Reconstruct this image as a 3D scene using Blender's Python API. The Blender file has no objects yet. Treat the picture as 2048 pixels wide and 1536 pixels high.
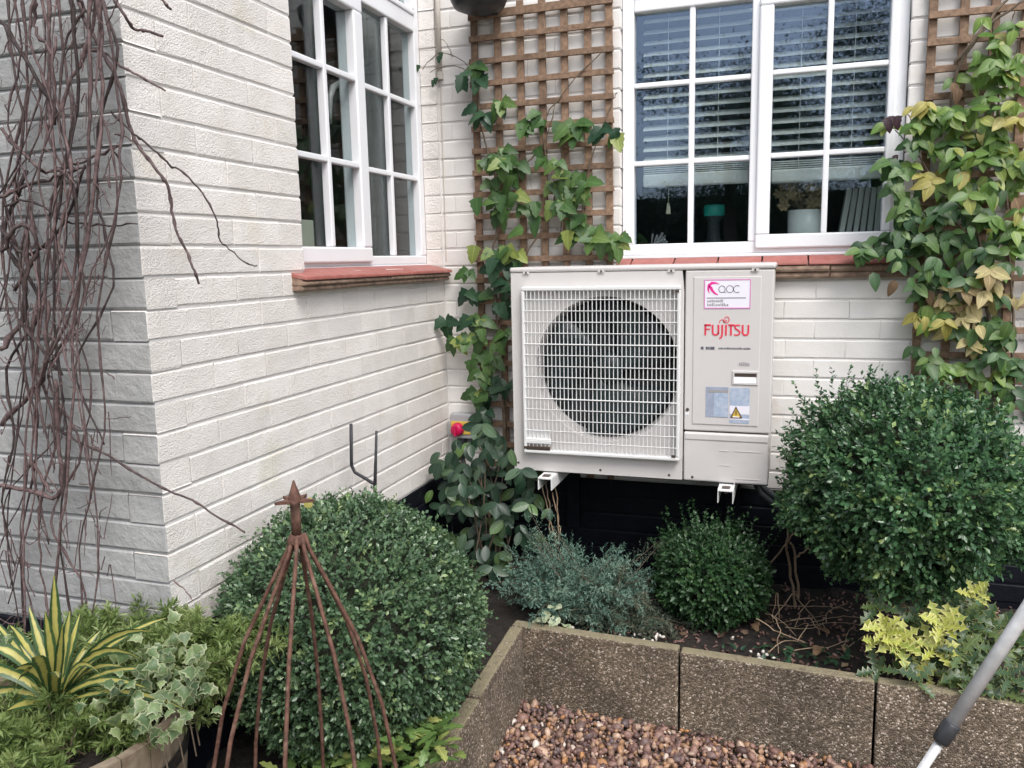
import bpy, math, random
import numpy as np
from mathutils import Vector, Matrix
R = math.radians
random.seed(7)
rng = np.random.default_rng(7)
sc = bpy.context.scene
COL = sc.collection

# ------------------------------------------------------------------ camera
YAW, PITCH, ROLL, FPX = .329, -.1505, -.0214, 1640.5
CAM = np.array([1.4337, -3.313, 1.5])
_cy, _sy, _cp, _sp = math.cos(YAW), math.sin(YAW), math.cos(PITCH), math.sin(PITCH)
FW = np.array([-_sy*_cp, _cy*_cp, _sp]); _r = np.array([_cy, _sy, 0]); _u = np.cross(_r, FW)
RT = math.cos(ROLL)*_r + math.sin(ROLL)*_u
UP = -math.sin(ROLL)*_r + math.cos(ROLL)*_u
cd = bpy.data.cameras.new('camera'); cam = bpy.data.objects.new('camera', cd); COL.objects.link(cam)
cd.sensor_width = 36; cd.lens = FPX/2048*36; cd.clip_start = .05; cd.clip_end = 600
cam.matrix_world = Matrix(((RT[0], UP[0], -FW[0], CAM[0]), (RT[1], UP[1], -FW[1], CAM[1]), (RT[2], UP[2], -FW[2], CAM[2]), (0, 0, 0, 1)))
sc.camera = cam

# ------------------------------------------------------------------ sky, sun, exposure
SUN_DIR = Vector((.36, -.44, .76)).normalized()      # towards the sun
w = bpy.data.worlds.new('World'); sc.world = w; w.use_nodes = True
nt = w.node_tree; bg = nt.nodes['Background']
sky = nt.nodes.new('ShaderNodeTexSky'); sky.sky_type = 'NISHITA'; sky.sun_disc = False
sky.sun_elevation = math.asin(SUN_DIR.z); sky.sun_rotation = math.atan2(SUN_DIR.x, SUN_DIR.y)
sky.dust_density = 3.0; sky.air_density = 1.0
hs = nt.nodes.new('ShaderNodeHueSaturation'); hs.inputs['Saturation'].default_value = .42
nt.links.new(sky.outputs[0], hs.inputs['Color']); nt.links.new(hs.outputs[0], bg.inputs['Color'])
bg.inputs['Strength'].default_value = .15
sd = bpy.data.lights.new('sun', 'SUN'); sun = bpy.data.objects.new('sun', sd); COL.objects.link(sun)
sd.energy = 1.15; sd.angle = R(26); sd.color = (1.0, .965, .92)
sun.rotation_euler = SUN_DIR.to_track_quat('Z', 'Y').to_euler()
vs = sc.view_settings
sc.display_settings.display_device = 'sRGB'
vs.view_transform = 'Standard'; vs.look = 'None'; vs.gamma = 1; vs.use_curve_mapping = False
vs.exposure = .84
sc.render.engine = 'CYCLES'
sc.cycles.max_bounces = 8; sc.cycles.diffuse_bounces = 4; sc.cycles.glossy_bounces = 4; sc.cycles.transparent_max_bounces = 12
sc.cycles.use_denoising = True
sc.cycles.caustics_reflective = False; sc.cycles.caustics_refractive = False

def at(u, v, ax, val):
    """the point of the plane ax = val that is seen at photo pixel u, v"""
    d = FW + RT*(u-1024)/FPX - UP*(v-768)/FPX
    i = 'xyz'.index(ax)
    return Vector(CAM + d*(val-CAM[i])/d[i])

# ------------------------------------------------------------------ materials
def new_mat(name):
    m = bpy.data.materials.new(name); m.use_nodes = True
    n = m.node_tree.nodes; return m, n, m.node_tree.links, n['Principled BSDF'], n['Material Output']
def ramp(n, stops):
    r = n.new('ShaderNodeValToRGB'); e = r.color_ramp.elements
    while len(e) < len(stops): e.new(.5)
    for k, (p, c) in enumerate(stops): e[k].position = p; e[k].color = (*c, 1)
    return r
def mat(name, c1, c2=None, scale=20, rough=.6, bump=(), rnd=0.0, metal=0, spec=.5, detail=6, coat=0, dirt=None):
    """noise-mottled surface; bump = list of (scale, strength, distance); rnd = value change from object to object; dirt = (scale, colour, low, high)"""
    m, n, l, b, o = new_mat(name)
    b.inputs['Roughness'].default_value = rough; b.inputs['Metallic'].default_value = metal
    b.inputs['Specular IOR Level'].default_value = spec; b.inputs['Coat Weight'].default_value = coat
    g = n.new('ShaderNodeNewGeometry')
    t = n.new('ShaderNodeTexNoise'); t.inputs['Scale'].default_value = scale; t.inputs['Detail'].default_value = detail
    l.new(g.outputs['Position'], t.inputs['Vector'])
    r = ramp(n, [(.35, c1), (.65, c2 or c1)]); l.new(t.outputs['Fac'], r.inputs['Fac']); col = r.outputs['Color']
    if dirt:
        t2 = n.new('ShaderNodeTexNoise'); t2.inputs['Scale'].default_value = dirt[0]; t2.inputs['Detail'].default_value = 8
        l.new(g.outputs['Position'], t2.inputs['Vector'])
        mr = n.new('ShaderNodeMapRange'); mr.inputs['From Min'].default_value = dirt[2]; mr.inputs['From Max'].default_value = dirt[3]
        l.new(t2.outputs['Fac'], mr.inputs['Value'])
        mx = n.new('ShaderNodeMix'); mx.data_type = 'RGBA'; l.new(mr.outputs[0], mx.inputs['Factor']); l.new(col, mx.inputs[6]); mx.inputs[7].default_value = (*dirt[1], 1); col = mx.outputs[2]
    if rnd:
        oi = n.new('ShaderNodeObjectInfo'); mr = n.new('ShaderNodeMapRange'); mr.inputs['To Min'].default_value = 1-rnd; mr.inputs['To Max'].default_value = 1+rnd
        l.new(oi.outputs['Random'], mr.inputs['Value']); h = n.new('ShaderNodeHueSaturation'); l.new(mr.outputs[0], h.inputs['Value']); l.new(col, h.inputs['Color']); col = h.outputs[0]
    l.new(col, b.inputs['Base Color'])
    prev = None
    for s, st, d in bump:
        tb = n.new('ShaderNodeTexNoise'); tb.inputs['Scale'].default_value = s; tb.inputs['Detail'].default_value = 5
        l.new(g.outputs['Position'], tb.inputs['Vector'])
        bp = n.new('ShaderNodeBump'); bp.inputs['Strength'].default_value = st; bp.inputs['Distance'].default_value = d
        l.new(tb.outputs['Fac'], bp.inputs['Height'])
        if prev: l.new(prev.outputs[0], bp.inputs['Normal'])
        prev = bp
    if prev: l.new(prev.outputs[0], b.inputs['Normal'])
    return m
def leaf_mat(name, stops, rough=.45, trans=.25, edge=None, centre=None, attr=None, spec=.5):
    """leaf colour chosen per leaf: by object (Random) or by the per-leaf attribute; edge / centre = variegation along attribute 'ac'"""
    m, n, l, b, o = new_mat(name)
    b.inputs['Roughness'].default_value = rough; b.inputs['Specular IOR Level'].default_value = spec
    if attr:
        a = n.new('ShaderNodeAttribute'); a.attribute_name = attr; f = a.outputs['Fac']
    else:
        oi = n.new('ShaderNodeObjectInfo'); a = n.new('ShaderNodeAttribute'); a.attribute_name = 'lr'
        sm = n.new('ShaderNodeMath'); sm.operation = 'ADD'; l.new(oi.outputs['Random'], sm.inputs[0]); l.new(a.outputs['Fac'], sm.inputs[1])
        fr_ = n.new('ShaderNodeMath'); fr_.operation = 'FRACT'; l.new(sm.outputs[0], fr_.inputs[0]); f = fr_.outputs[0]
    r = ramp(n, stops); l.new(f, r.inputs['Fac']); col = r.outputs['Color']
    if edge or centre:
        a2 = n.new('ShaderNodeAttribute'); a2.attribute_name = 'ac'
        g = n.new('ShaderNodeNewGeometry'); t = n.new('ShaderNodeTexNoise'); t.inputs['Scale'].default_value = 60; l.new(g.outputs['Position'], t.inputs['Vector'])
        ad = n.new('ShaderNodeMath'); ad.operation = 'MULTIPLY_ADD'; ad.inputs[1].default_value = .5; l.new(t.outputs['Fac'], ad.inputs[0]); l.new(a2.outputs['Fac'], ad.inputs[2])
        mr = n.new('ShaderNodeMapRange'); lo, hi, c = edge or centre
        mr.inputs['From Min'].default_value = lo+.25; mr.inputs['From Max'].default_value = hi+.25; l.new(ad.outputs[0], mr.inputs['Value'])
        mx = n.new('ShaderNodeMix'); mx.data_type = 'RGBA'; l.new(mr.outputs[0], mx.inputs['Factor'])
        if edge: l.new(col, mx.inputs[6]); mx.inputs[7].default_value = (*c, 1)
        else: mx.inputs[6].default_value = (*c, 1); l.new(col, mx.inputs[7])
        col = mx.outputs[2]
    g = n.new('ShaderNodeNewGeometry'); t = n.new('ShaderNodeTexNoise'); t.inputs['Scale'].default_value = 45; t.inputs['Detail'].default_value = 4; l.new(g.outputs['Position'], t.inputs['Vector'])
    mr = n.new('ShaderNodeMapRange'); mr.inputs['To Min'].default_value = .7; mr.inputs['To Max'].default_value = 1.3; l.new(t.outputs['Fac'], mr.inputs['Value'])
    h = n.new('ShaderNodeHueSaturation'); l.new(mr.outputs[0], h.inputs['Value']); l.new(col, h.inputs['Color']); col = h.outputs[0]
    if not attr and not centre:      # paler midrib
        av = n.new('ShaderNodeAttribute'); av.attribute_name = 'ac'; mv = n.new('ShaderNodeMapRange'); mv.inputs['From Min'].default_value = .04; mv.inputs['From Max'].default_value = .14; mv.inputs['To Min'].default_value = 1.45; mv.inputs['To Max'].default_value = 1.0
        l.new(av.outputs['Fac'], mv.inputs['Value']); hv = n.new('ShaderNodeHueSaturation'); l.new(mv.outputs[0], hv.inputs['Value']); l.new(col, hv.inputs['Color']); col = hv.outputs[0]
    l.new(col, b.inputs['Base Color'])
    tr = n.new('ShaderNodeBsdfTranslucent'); l.new(col, tr.inputs['Color'])
    ms = n.new('ShaderNodeMixShader'); ms.inputs[0].default_value = trans; l.new(b.outputs[0], ms.inputs[1]); l.new(tr.outputs[0], ms.inputs[2]); l.new(ms.outputs[0], o.inputs[0])
    return m
def glass_mat(name='window_glass', ior=1.95, tint=(.58, .73, 1, 1)):  # default tint puts the sky's blue into the reflection colour
    m, n, l, b, o = new_mat(name); n.remove(b)
    fr = n.new('ShaderNodeFresnel'); fr.inputs['IOR'].default_value = 2.0
    gb = n.new('ShaderNodeNewGeometry'); io = n.new('ShaderNodeMapRange'); io.inputs['To Min'].default_value = ior; io.inputs['To Max'].default_value = 1/ior
    l.new(gb.outputs['Backfacing'], io.inputs['Value']); l.new(io.outputs[0], fr.inputs['IOR'])     # same reflectance on both faces of a pane
    tr = n.new('ShaderNodeBsdfTransparent'); tr.inputs['Color'].default_value = (.86, .9, .9, 1)
    gl = n.new('ShaderNodeBsdfGlossy'); gl.inputs['Roughness'].default_value = .015; gl.inputs['Color'].default_value = tint
    g = n.new('ShaderNodeNewGeometry'); t = n.new('ShaderNodeTexNoise'); t.inputs['Scale'].default_value = 7; l.new(g.outputs['Position'], t.inputs['Vector'])
    bp = n.new('ShaderNodeBump'); bp.inputs['Strength'].default_value = .03; bp.inputs['Distance'].default_value = .006; l.new(t.outputs['Fac'], bp.inputs['Height']); l.new(bp.outputs[0], gl.inputs['Normal'])
    ms = n.new('ShaderNodeMixShader'); l.new(fr.outputs[0], ms.inputs[0]); l.new(tr.outputs[0], ms.inputs[1]); l.new(gl.outputs[0], ms.inputs[2]); l.new(ms.outputs[0], o.inputs[0])
    return m
def aggregate_mat():
    m, n, l, b, o = new_mat('exposed_aggregate_concrete'); b.inputs['Roughness'].default_value = .85
    g = n.new('ShaderNodeNewGeometry'); cols = None
    v = n.new('ShaderNodeTexVoronoi'); v.inputs['Scale'].default_value = 200; l.new(g.outputs['Position'], v.inputs['Vector'])
    sep = n.new('ShaderNodeSeparateColor'); l.new(v.outputs['Color'], sep.inputs[0])
    r = ramp(n, [(0, (.075, .058, .040)), (.5, (.145, .112, .078)), (.8, (.235, .185, .135)), (.93, (.38, .31, .245)), (1, (.64, .56, .48))]); l.new(sep.outputs[0], r.inputs[0])
    t = n.new('ShaderNodeTexNoise'); t.inputs['Scale'].default_value = 5; t.inputs['Detail'].default_value = 7; l.new(g.outputs['Position'], t.inputs['Vector'])
    mr = n.new('ShaderNodeMapRange'); mr.inputs['From Min'].default_value = .35; mr.inputs['From Max'].default_value = .7; mr.inputs['To Min'].default_value = .62; mr.inputs['To Max'].default_value = 1.2; l.new(t.outputs['Fac'], mr.inputs['Value'])
    h = n.new('ShaderNodeHueSaturation'); l.new(mr.outputs[0], h.inputs['Value']); l.new(r.outputs[0], h.inputs['Color'])
    # lichen grown on the weathered top edge
    sx = n.new('ShaderNodeSeparateXYZ'); l.new(g.outputs['Normal'], sx.inputs[0])
    t2 = n.new('ShaderNodeTexNoise'); t2.inputs['Scale'].default_value = 35; l.new(g.outputs['Position'], t2.inputs['Vector'])
    mu = n.new('ShaderNodeMath'); mu.operation = 'MULTIPLY'; l.new(sx.outputs[2], mu.inputs[0]); l.new(t2.outputs['Fac'], mu.inputs[1])
    m2 = n.new('ShaderNodeMapRange'); m2.inputs['From Min'].default_value = .2; m2.inputs['From Max'].default_value = .5; l.new(mu.outputs[0], m2.inputs['Value'])
    mx = n.new('ShaderNodeMix'); mx.data_type = 'RGBA'; l.new(m2.outputs[0], mx.inputs['Factor']); l.new(h.outputs[0], mx.inputs[6]); mx.inputs[7].default_value = (.235, .205, .130, 1)
    l.new(mx.outputs[2], b.inputs['Base Color'])
    bp = n.new('ShaderNodeBump'); bp.inputs['Strength'].default_value = .7; bp.inputs['Distance'].default_value = .004; l.new(v.outputs['Distance'], bp.inputs['Height']); bp.invert = True
    l.new(bp.outputs[0], b.inputs['Normal'])
    return m
def pebble_mat():
    m, n, l, b, o = new_mat('pebble'); b.inputs['Roughness'].default_value = .55
    a = n.new('ShaderNodeAttribute'); a.attribute_name = 'rnd'
    r = ramp(n, [(0, (.075, .043, .040)), (.22, (.15, .082, .068)), (.42, (.25, .145, .115)), (.56, (.10, .072, .074)), (.7, (.30, .165, .085)), (.83, (.34, .245, .195)), (.93, (.36, .17, .06)), (1, (.60, .55, .50))])
    l.new(a.outputs['Fac'], r.inputs[0])
    g = n.new('ShaderNodeNewGeometry'); t = n.new('ShaderNodeTexNoise'); t.inputs['Scale'].default_value = 120; t.inputs['Detail'].default_value = 5; l.new(g.outputs['Position'], t.inputs['Vector'])
    mr = n.new('ShaderNodeMapRange'); mr.inputs['To Min'].default_value = .55; mr.inputs['To Max'].default_value = 1.45; l.new(t.outputs['Fac'], mr.inputs['Value'])
    h = n.new('ShaderNodeHueSaturation'); l.new(mr.outputs[0], h.inputs['Value']); l.new(r.outputs[0], h.inputs['Color']); l.new(h.outputs[0], b.inputs['Base Color'])
    bp = n.new('ShaderNodeBump'); bp.inputs['Strength'].default_value = .4; bp.inputs['Distance'].default_value = .003; l.new(t.outputs['Fac'], bp.inputs['Height']); l.new(bp.outputs[0], b.inputs['Normal'])
    return m

M = {}
M['paint_side'] = mat('cream_masonry_paint', (.73, .69, .655), (.79, .755, .725), 9, .75, [(20, .4, .009), (110, .45, .004), (240, 1.0, .0035)], rnd=.06, dirt=(5, (.66, .62, .53), .58, .78))
M['paint_end'] = mat('weathered_shaded_paint', (.325, .325, .325), (.40, .40, .40), 8, .8, [(38, .6, .008), (160, .5, .003)], rnd=.05, dirt=(3, (.40, .39, .37), .55, .8))  # grey weathered paint, with the end wall's shade put into the colour
M['paint_back'] = mat('smooth_masonry_paint', (.72, .695, .67), (.77, .75, .73), 6, .7, [(14, .3, .008), (130, .35, .002)], rnd=.035, dirt=(6, (.62, .56, .50), .6, .8))
M['mortar'] = mat('painted_mortar', (.58, .56, .545), (.65, .63, .62), 20, .85, [(120, .5, .003)])
M['mortar_end'] = mat('weathered_shaded_mortar', (.29, .29, .30), (.35, .35, .36), 20, .85, [(120, .5, .003)])  # darker copy of the mortar, carrying the end wall's shade in its colour
M['bitumen'] = mat('black_bitumen_paint', (.003, .004, .008), (.006, .007, .012), 10, .6, [(40, .5, .005), (200, .3, .002)], rnd=.15, spec=.2)
M['upvc'] = mat('white_upvc', (.80, .81, .84), (.83, .84, .87), 6, .28, [])
M['gasket'] = mat('dark_gasket', (.03, .03, .035), None, 5, .6)
M['glass'] = glass_mat(); M['glass_side'] = glass_mat('clear_window_glass', 1.38, (.85, .88, .9, 1))
M['red_tile'] = mat('red_painted_tile', (.29, .095, .078), (.36, .125, .105), 30, .5, [(90, .3, .002)], rnd=.07, dirt=(25, (.36, .20, .17), .6, .8))
M['brown_tile'] = mat('weathered_clay_tile', (.20, .13, .095), (.33, .23, .17), 40, .85, [(60, .7, .004)], rnd=.1, dirt=(22, (.13, .095, .07), .5, .7))
M['timber'] = mat('brown_trellis_timber', (.165, .105, .068), (.285, .185, .122), 55, .8, [(150, .6, .002)], rnd=.16, dirt=(14, (.12, .075, .05), .55, .75))
M['ac'] = mat('pale_beige_metal', (.575, .555, .545), (.60, .58, .57), 4, .42, [], dirt=(4, (.50, .475, .45), .55, .85))
M['ac_wire'] = mat('white_wire_coating', (.70, .705, .705), None, 4, .4)
M['ac_dark'] = mat('dark_interior', (.012, .016, .02), (.02, .025, .03), 8, .6)
M['blade'] = mat('dark_fan_plastic', (.008, .018, .021), (.014, .027, .03), 12, .5)
M['galv'] = mat('white_bracket_steel', (.72, .73, .73), (.78, .78, .78), 25, .4)
M['screw'] = mat('dark_screw', (.12, .09, .075), None, 5, .4, metal=.6)
M['sticker'] = mat('white_sticker', (.80, .78, .86), None, 4, .35)
M['pink'] = mat('pink_print', (.75, .03, .30), None, 4, .4)
M['lilac'] = mat('lilac_border', (.62, .22, .48), None, 4, .4)
M['grey_ink'] = mat('grey_ink', (.10, .10, .13), None, 4, .5)
M['mid_ink'] = mat('faded_ink', (.32, .31, .32), None, 4, .5)
M['red_ink'] = mat('red_lettering', (.70, .045, .085), None, 4, .4)
M['blue_label'] = mat('blue_grey_label', (.29, .33, .43), (.35, .39, .49), 60, .35)
M['blue_label2'] = mat('pale_blue_label', (.32, .40, .54), (.46, .52, .62), 70, .35)
M['yellow'] = mat('warning_yellow', (.62, .42, .08), None, 4, .45)
M['white_print'] = mat('white_print', (.82, .82, .84), None, 4, .4)
M['grey_plastic'] = mat('grey_plastic', (.34, .345, .36), None, 4, .45)
M['red_plastic'] = mat('red_plastic', (.52, .008, .075), None, 4, .35)
M['black_plastic'] = mat('black_plastic', (.022, .023, .026), (.03, .031, .035), 20, .42)
M['pipe_beige'] = mat('painted_conduit', (.52, .48, .43), None, 4, .55)
M['lag'] = mat('grey_pipe_insulation', (.06, .07, .08), None, 4, .7)
M['aggregate'] = aggregate_mat()
M['pebble'] = pebble_mat()
M['soil'] = mat('dark_soil', (.008, .006, .005), (.024, .018, .014), 30, .95, [(40, .8, .02), (200, .7, .006)])
M['ground'] = mat('rough_lawn', (.035, .05, .02), (.075, .085, .04), 30, .9, [(80, .8, .01)])
M['twig'] = mat('dark_vine_bark', (.052, .032, .032), (.135, .090, .088), 60, .75, [(200, .6, .002)], rnd=.6)
M['drystem'] = mat('dry_pale_stem', (.24, .17, .11), (.36, .27, .18), 60, .8, [], rnd=.2)
M['brownstem'] = mat('brown_woody_stem', (.10, .075, .05), (.17, .13, .09), 50, .8, [(150, .6, .002)], rnd=.2)
M['rust'] = mat('rusty_iron', (.075, .035, .025), (.17, .085, .06), 70, .75, [(180, .7, .002)], metal=.25, dirt=(30, (.26, .16, .12), .55, .75))
M['blackiron'] = mat('black_iron', (.02, .021, .026), (.032, .032, .038), 60, .5, [(120, .4, .002)], metal=.4)
M['steel'] = mat('satin_aluminium', (.55, .55, .55), (.68, .68, .68), 60, .40, [], metal=.3)
M['stave'] = mat('weathered_oak_stave', (.19, .14, .095), (.31, .25, .18), 40, .8, [(100, .6, .003)], rnd=.18, dirt=(12, (.20, .15, .10), .5, .7))
M['hoop'] = mat('dark_iron_hoop', (.03, .03, .032), (.07, .055, .045), 50, .6, metal=.5)
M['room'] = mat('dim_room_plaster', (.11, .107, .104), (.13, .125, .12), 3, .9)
M['blind'] = mat('pale_blind_slat', (.74, .74, .71), None, 6, .5)
M['curtain'] = mat('grey_curtain_cloth', (.13, .135, .13), (.17, .175, .17), 30, .9)
M['cream'] = mat('cream_card', (.60, .57, .46), None, 6, .7)
M['white_china'] = mat('white_china', (.78, .80, .80), None, 6, .25)
M['teal'] = mat('teal_plastic', (.01, .30, .25), None, 6, .4)
M['paper'] = mat('pale_book_cover', (.60, .62, .58), (.66, .67, .63), 20, .7, rnd=.18)
M['dried'] = mat('dried_flower', (.30, .22, .13), (.42, .32, .2), 60, .9, rnd=.2)
# foliage
M['box'] = leaf_mat('box_leaf', [(0, (.030, .066, .032)), (.45, (.082, .150, .076)), (.8, (.155, .245, .115)), (1, (.27, .36, .15))], .30, .22, attr='rnd', spec=.6)
M['box_dark'] = leaf_mat('dark_box_leaf', [(0, (.024, .070, .034)), (.5, (.062, .148, .064)), (.85, (.125, .23, .085)), (1, (.26, .36, .12))], .28, .18, attr='rnd', spec=.6)
M['box_small'] = leaf_mat('small_box_leaf', [(0, (.018, .052, .022)), (.5, (.036, .092, .034)), (1, (.075, .15, .05))], .4, .2, attr='rnd')
M['core_fill'] = mat('dark_core_fill', (.022, .028, .015), (.04, .045, .025), 40, .95, [(60, 1, .03)])  # dark fill for the opaque cores added inside the foliage
M['juniper'] = leaf_mat('juniper_needle', [(0, (.045, .10, .075)), (.6, (.11, .20, .155)), (1, (.22, .32, .24))], .6, .2, attr='rnd')
M['juniper_dark'] = leaf_mat('dull_juniper_needle', [(0, (.04, .07, .045)), (.6, (.08, .115, .08)), (1, (.15, .15, .10))], .6, .2, attr='rnd')
M['feather'] = leaf_mat('bright_feathery_leaf', [(0, (.085, .14, .035)), (.6, (.17, .24, .07)), (1, (.28, .34, .13))], .55, .3, attr='rnd')
M['yucca'] = leaf_mat('striped_yucca_leaf', [(0, (.035, .085, .03)), (1, (.06, .12, .045))], .42, .2, centre=(.35, .55, (.46, .42, .12)))
M['ivy'] = leaf_mat('cream_edged_ivy_leaf', [(0, (.075, .13, .05)), (.6, (.13, .20, .085)), (1, (.22, .28, .12))], .45, .25, edge=(.70, 1.0, (.38, .41, .24)))
M['creeper'] = leaf_mat('creeper_leaf', [(0, (.038, .095, .026)), (.5, (.065, .14, .036)), (.85, (.11, .19, .05)), (1, (.24, .29, .07))], .46, .28)
M['creeper_dark'] = leaf_mat('dark_creeper_leaf', [(0, (.018, .055, .028)), (1, (.035, .085, .040))], .38, .25)
M['bright'] = leaf_mat('bright_climber_leaf', [(0, (.065, .14, .026)), (.5, (.12, .225, .040)), (.9, (.21, .30, .06)), (1, (.34, .34, .09))], .42, .3)
M['teal_leaf'] = leaf_mat('dark_climber_leaf', [(0, (.026, .075, .026)), (.5, (.055, .13, .040)), (1, (.13, .22, .055))], .45, .28)
M['yellow_leaf'] = leaf_mat('yellowing_climber_leaf', [(0, (.30, .27, .06)), (1, (.42, .38, .12))], .5, .3)
M['pale_leaf'] = leaf_mat('withered_cream_leaf', [(0, (.42, .36, .15)), (.6, (.55, .48, .24)), (1, (.42, .30, .17))], .6, .3)
M['brown_leaf'] = leaf_mat('dead_brown_leaf', [(0, (.15, .09, .05)), (1, (.26, .17, .10))], .7, .2)
M['maroon_leaf'] = leaf_mat('maroon_climber_leaf', [(0, (.025, .014, .022)), (1, (.05, .022, .03))], .45, .2)
M['laurel'] = leaf_mat('grey_green_shrub_leaf', [(0, (.016, .042, .024)), (.5, (.034, .072, .042)), (.85, (.075, .125, .075)), (1, (.12, .21, .06))], .36, .2)
M['holly_y'] = leaf_mat('yellow_holly_leaf', [(0, (.30, .34, .05)), (.6, (.42, .44, .10)), (1, (.22, .29, .06))], .4, .25, edge=(.5, .8, (.62, .60, .22)))
M['holly_g'] = leaf_mat('green_holly_leaf', [(0, (.030, .065, .028)), (.6, (.055, .10, .036)), (1, (.11, .16, .05))], .36, .2, edge=(.78, .98, (.26, .29, .10)))
M['pale_plant'] = leaf_mat('pale_grey_green_leaf', [(0, (.30, .36, .22)), (1, (.42, .47, .32))], .6, .2)
M['lush'] = leaf_mat('fresh_green_leaf', [(0, (.08, .15, .04)), (.7, (.17, .27, .08)), (1, (.36, .38, .12))], .45, .25)
M['hedge'] = leaf_mat('hedge_leaf', [(0, (.05, .09, .04)), (1, (.12, .17, .07))], .5, .2, attr='rnd')

# ------------------------------------------------------------------ building helpers
WPOS = {}
def tag(o, label=None, cat=None, group=None, kind=None):
    if label: o['label'] = label
    if cat: o['category'] = cat
    if group: o['group'] = group
    if kind: o['kind'] = kind
    return o
def thing(name, loc, label, cat, group=None):
    o = bpy.data.objects.new(name, None); COL.objects.link(o); o.location = loc; o.empty_display_size = .1
    WPOS[o.name] = Vector(loc); return tag(o, label, cat, group)
def part(name, parent, loc):                       # a part that only carries sub-parts
    o = bpy.data.objects.new(name, None); COL.objects.link(o); o.parent = parent
    o.location = Vector(loc)-WPOS[parent.name]; WPOS[o.name] = Vector(loc); return o
def link(name, me, m, parent=None, origin=(0, 0, 0)):
    """mesh data given relative to origin (world)"""
    o = bpy.data.objects.new(name, me); COL.objects.link(o)
    if m and not me.materials: me.materials.append(m)
    og = Vector(origin); WPOS[o.name] = og
    if parent: o.parent = parent; o.location = og-WPOS[parent.name]
    else: o.location = og
    return o
class MB:
    def __init__(s): s.v = []; s.f = []
    def add(s, v, f):
        b = len(s.v); s.v += [tuple(p) for p in v]; s.f += [tuple(i+b for i in q) for q in f]; return s
    def box(s, x0, x1, y0, y1, z0, z1):
        v = [(x, y, z) for z in (z0, z1) for y in (y0, y1) for x in (x0, x1)]
        return s.add(v, [(0, 2, 3, 1), (4, 5, 7, 6), (0, 1, 5, 4), (2, 6, 7, 3), (0, 4, 6, 2), (1, 3, 7, 5)])
    def tube(s, pts, rad, n=6, cap=True):
        pts = [Vector(p) for p in pts]
        if not hasattr(rad, '__len__'): rad = [rad]*len(pts)
        v = []; prev = None
        for i, p in enumerate(pts):
            t = (pts[min(i+1, len(pts)-1)]-pts[max(i-1, 0)]).normalized()
            if prev is None: a = t.orthogonal().normalized()
            else: a = (prev-t*prev.dot(t)); a = a.normalized() if a.length > 1e-6 else t.orthogonal().normalized()
            prev = a; b = t.cross(a)
            for k in range(n):
                q = 2*math.pi*k/n; v.append(p+rad[i]*(math.cos(q)*a+math.sin(q)*b))
        f = [(i*n+k, i*n+(k+1) % n, (i+1)*n+(k+1) % n, (i+1)*n+k) for i in range(len(pts)-1) for k in range(n)]
        if cap: f += [tuple(range(n-1, -1, -1)), tuple(range((len(pts)-1)*n, len(pts)*n))]
        return s.add(v, f)
    def lathe(s, c, prof, n=24, axis='z', closed=False):
        v = []
        for r, h in prof:
            for k in range(n):
                q = 2*math.pi*k/n; a, b = r*math.cos(q), r*math.sin(q)
                v.append({'z': (c[0]+a, c[1]+b, c[2]+h), 'y': (c[0]+a, c[1]+h, c[2]+b), 'x': (c[0]+h, c[1]+a, c[2]+b)}[axis])
        m = len(prof); f = [(i*n+k, i*n+(k+1) % n, (i+1)*n+(k+1) % n, (i+1)*n+k) for i in range(m-1) for k in range(n)]
        f += [tuple(range(n-1, -1, -1)), tuple(range((m-1)*n, m*n))]
        return s.add(v, f)
    def poly(s, pts, d):
        """prism: planar outline pushed along vector d"""
        n = len(pts); d = Vector(d); v = [Vector(p) for p in pts]+[Vector(p)+d for p in pts]
        return s.add(v, [tuple(range(n-1, -1, -1)), tuple(range(n, 2*n))]+[(k, (k+1) % n, n+(k+1) % n, n+k) for k in range(n)])
    def build(s, name, m, parent=None, bevel=0, smooth=False, kind=None, origin=None):
        a = np.array(s.v); c = Vector(origin) if origin is not None else Vector((a.min(0)+a.max(0))/2)
        me = bpy.data.meshes.new(name); me.from_pydata([tuple(Vector(p)-c) for p in s.v], [], s.f)
        bm_fix(me)
        if smooth: me.shade_smooth()
        o = link(name, me, m, parent, c)
        if bevel:
            b = o.modifiers.new('bevel', 'BEVEL'); b.width = bevel; b.segments = 2; b.limit_method = 'ANGLE'; b.angle_limit = R(40)
        if kind: o['kind'] = kind
        return o
import bmesh
def bm_fix(me):
    b = bmesh.new(); b.from_mesh(me); bmesh.ops.recalc_face_normals(b, faces=b.faces); b.to_mesh(me); b.free()
def box(name, m, parent, *a, bevel=0): return MB().box(*a).build(name, m, parent, bevel)

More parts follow.
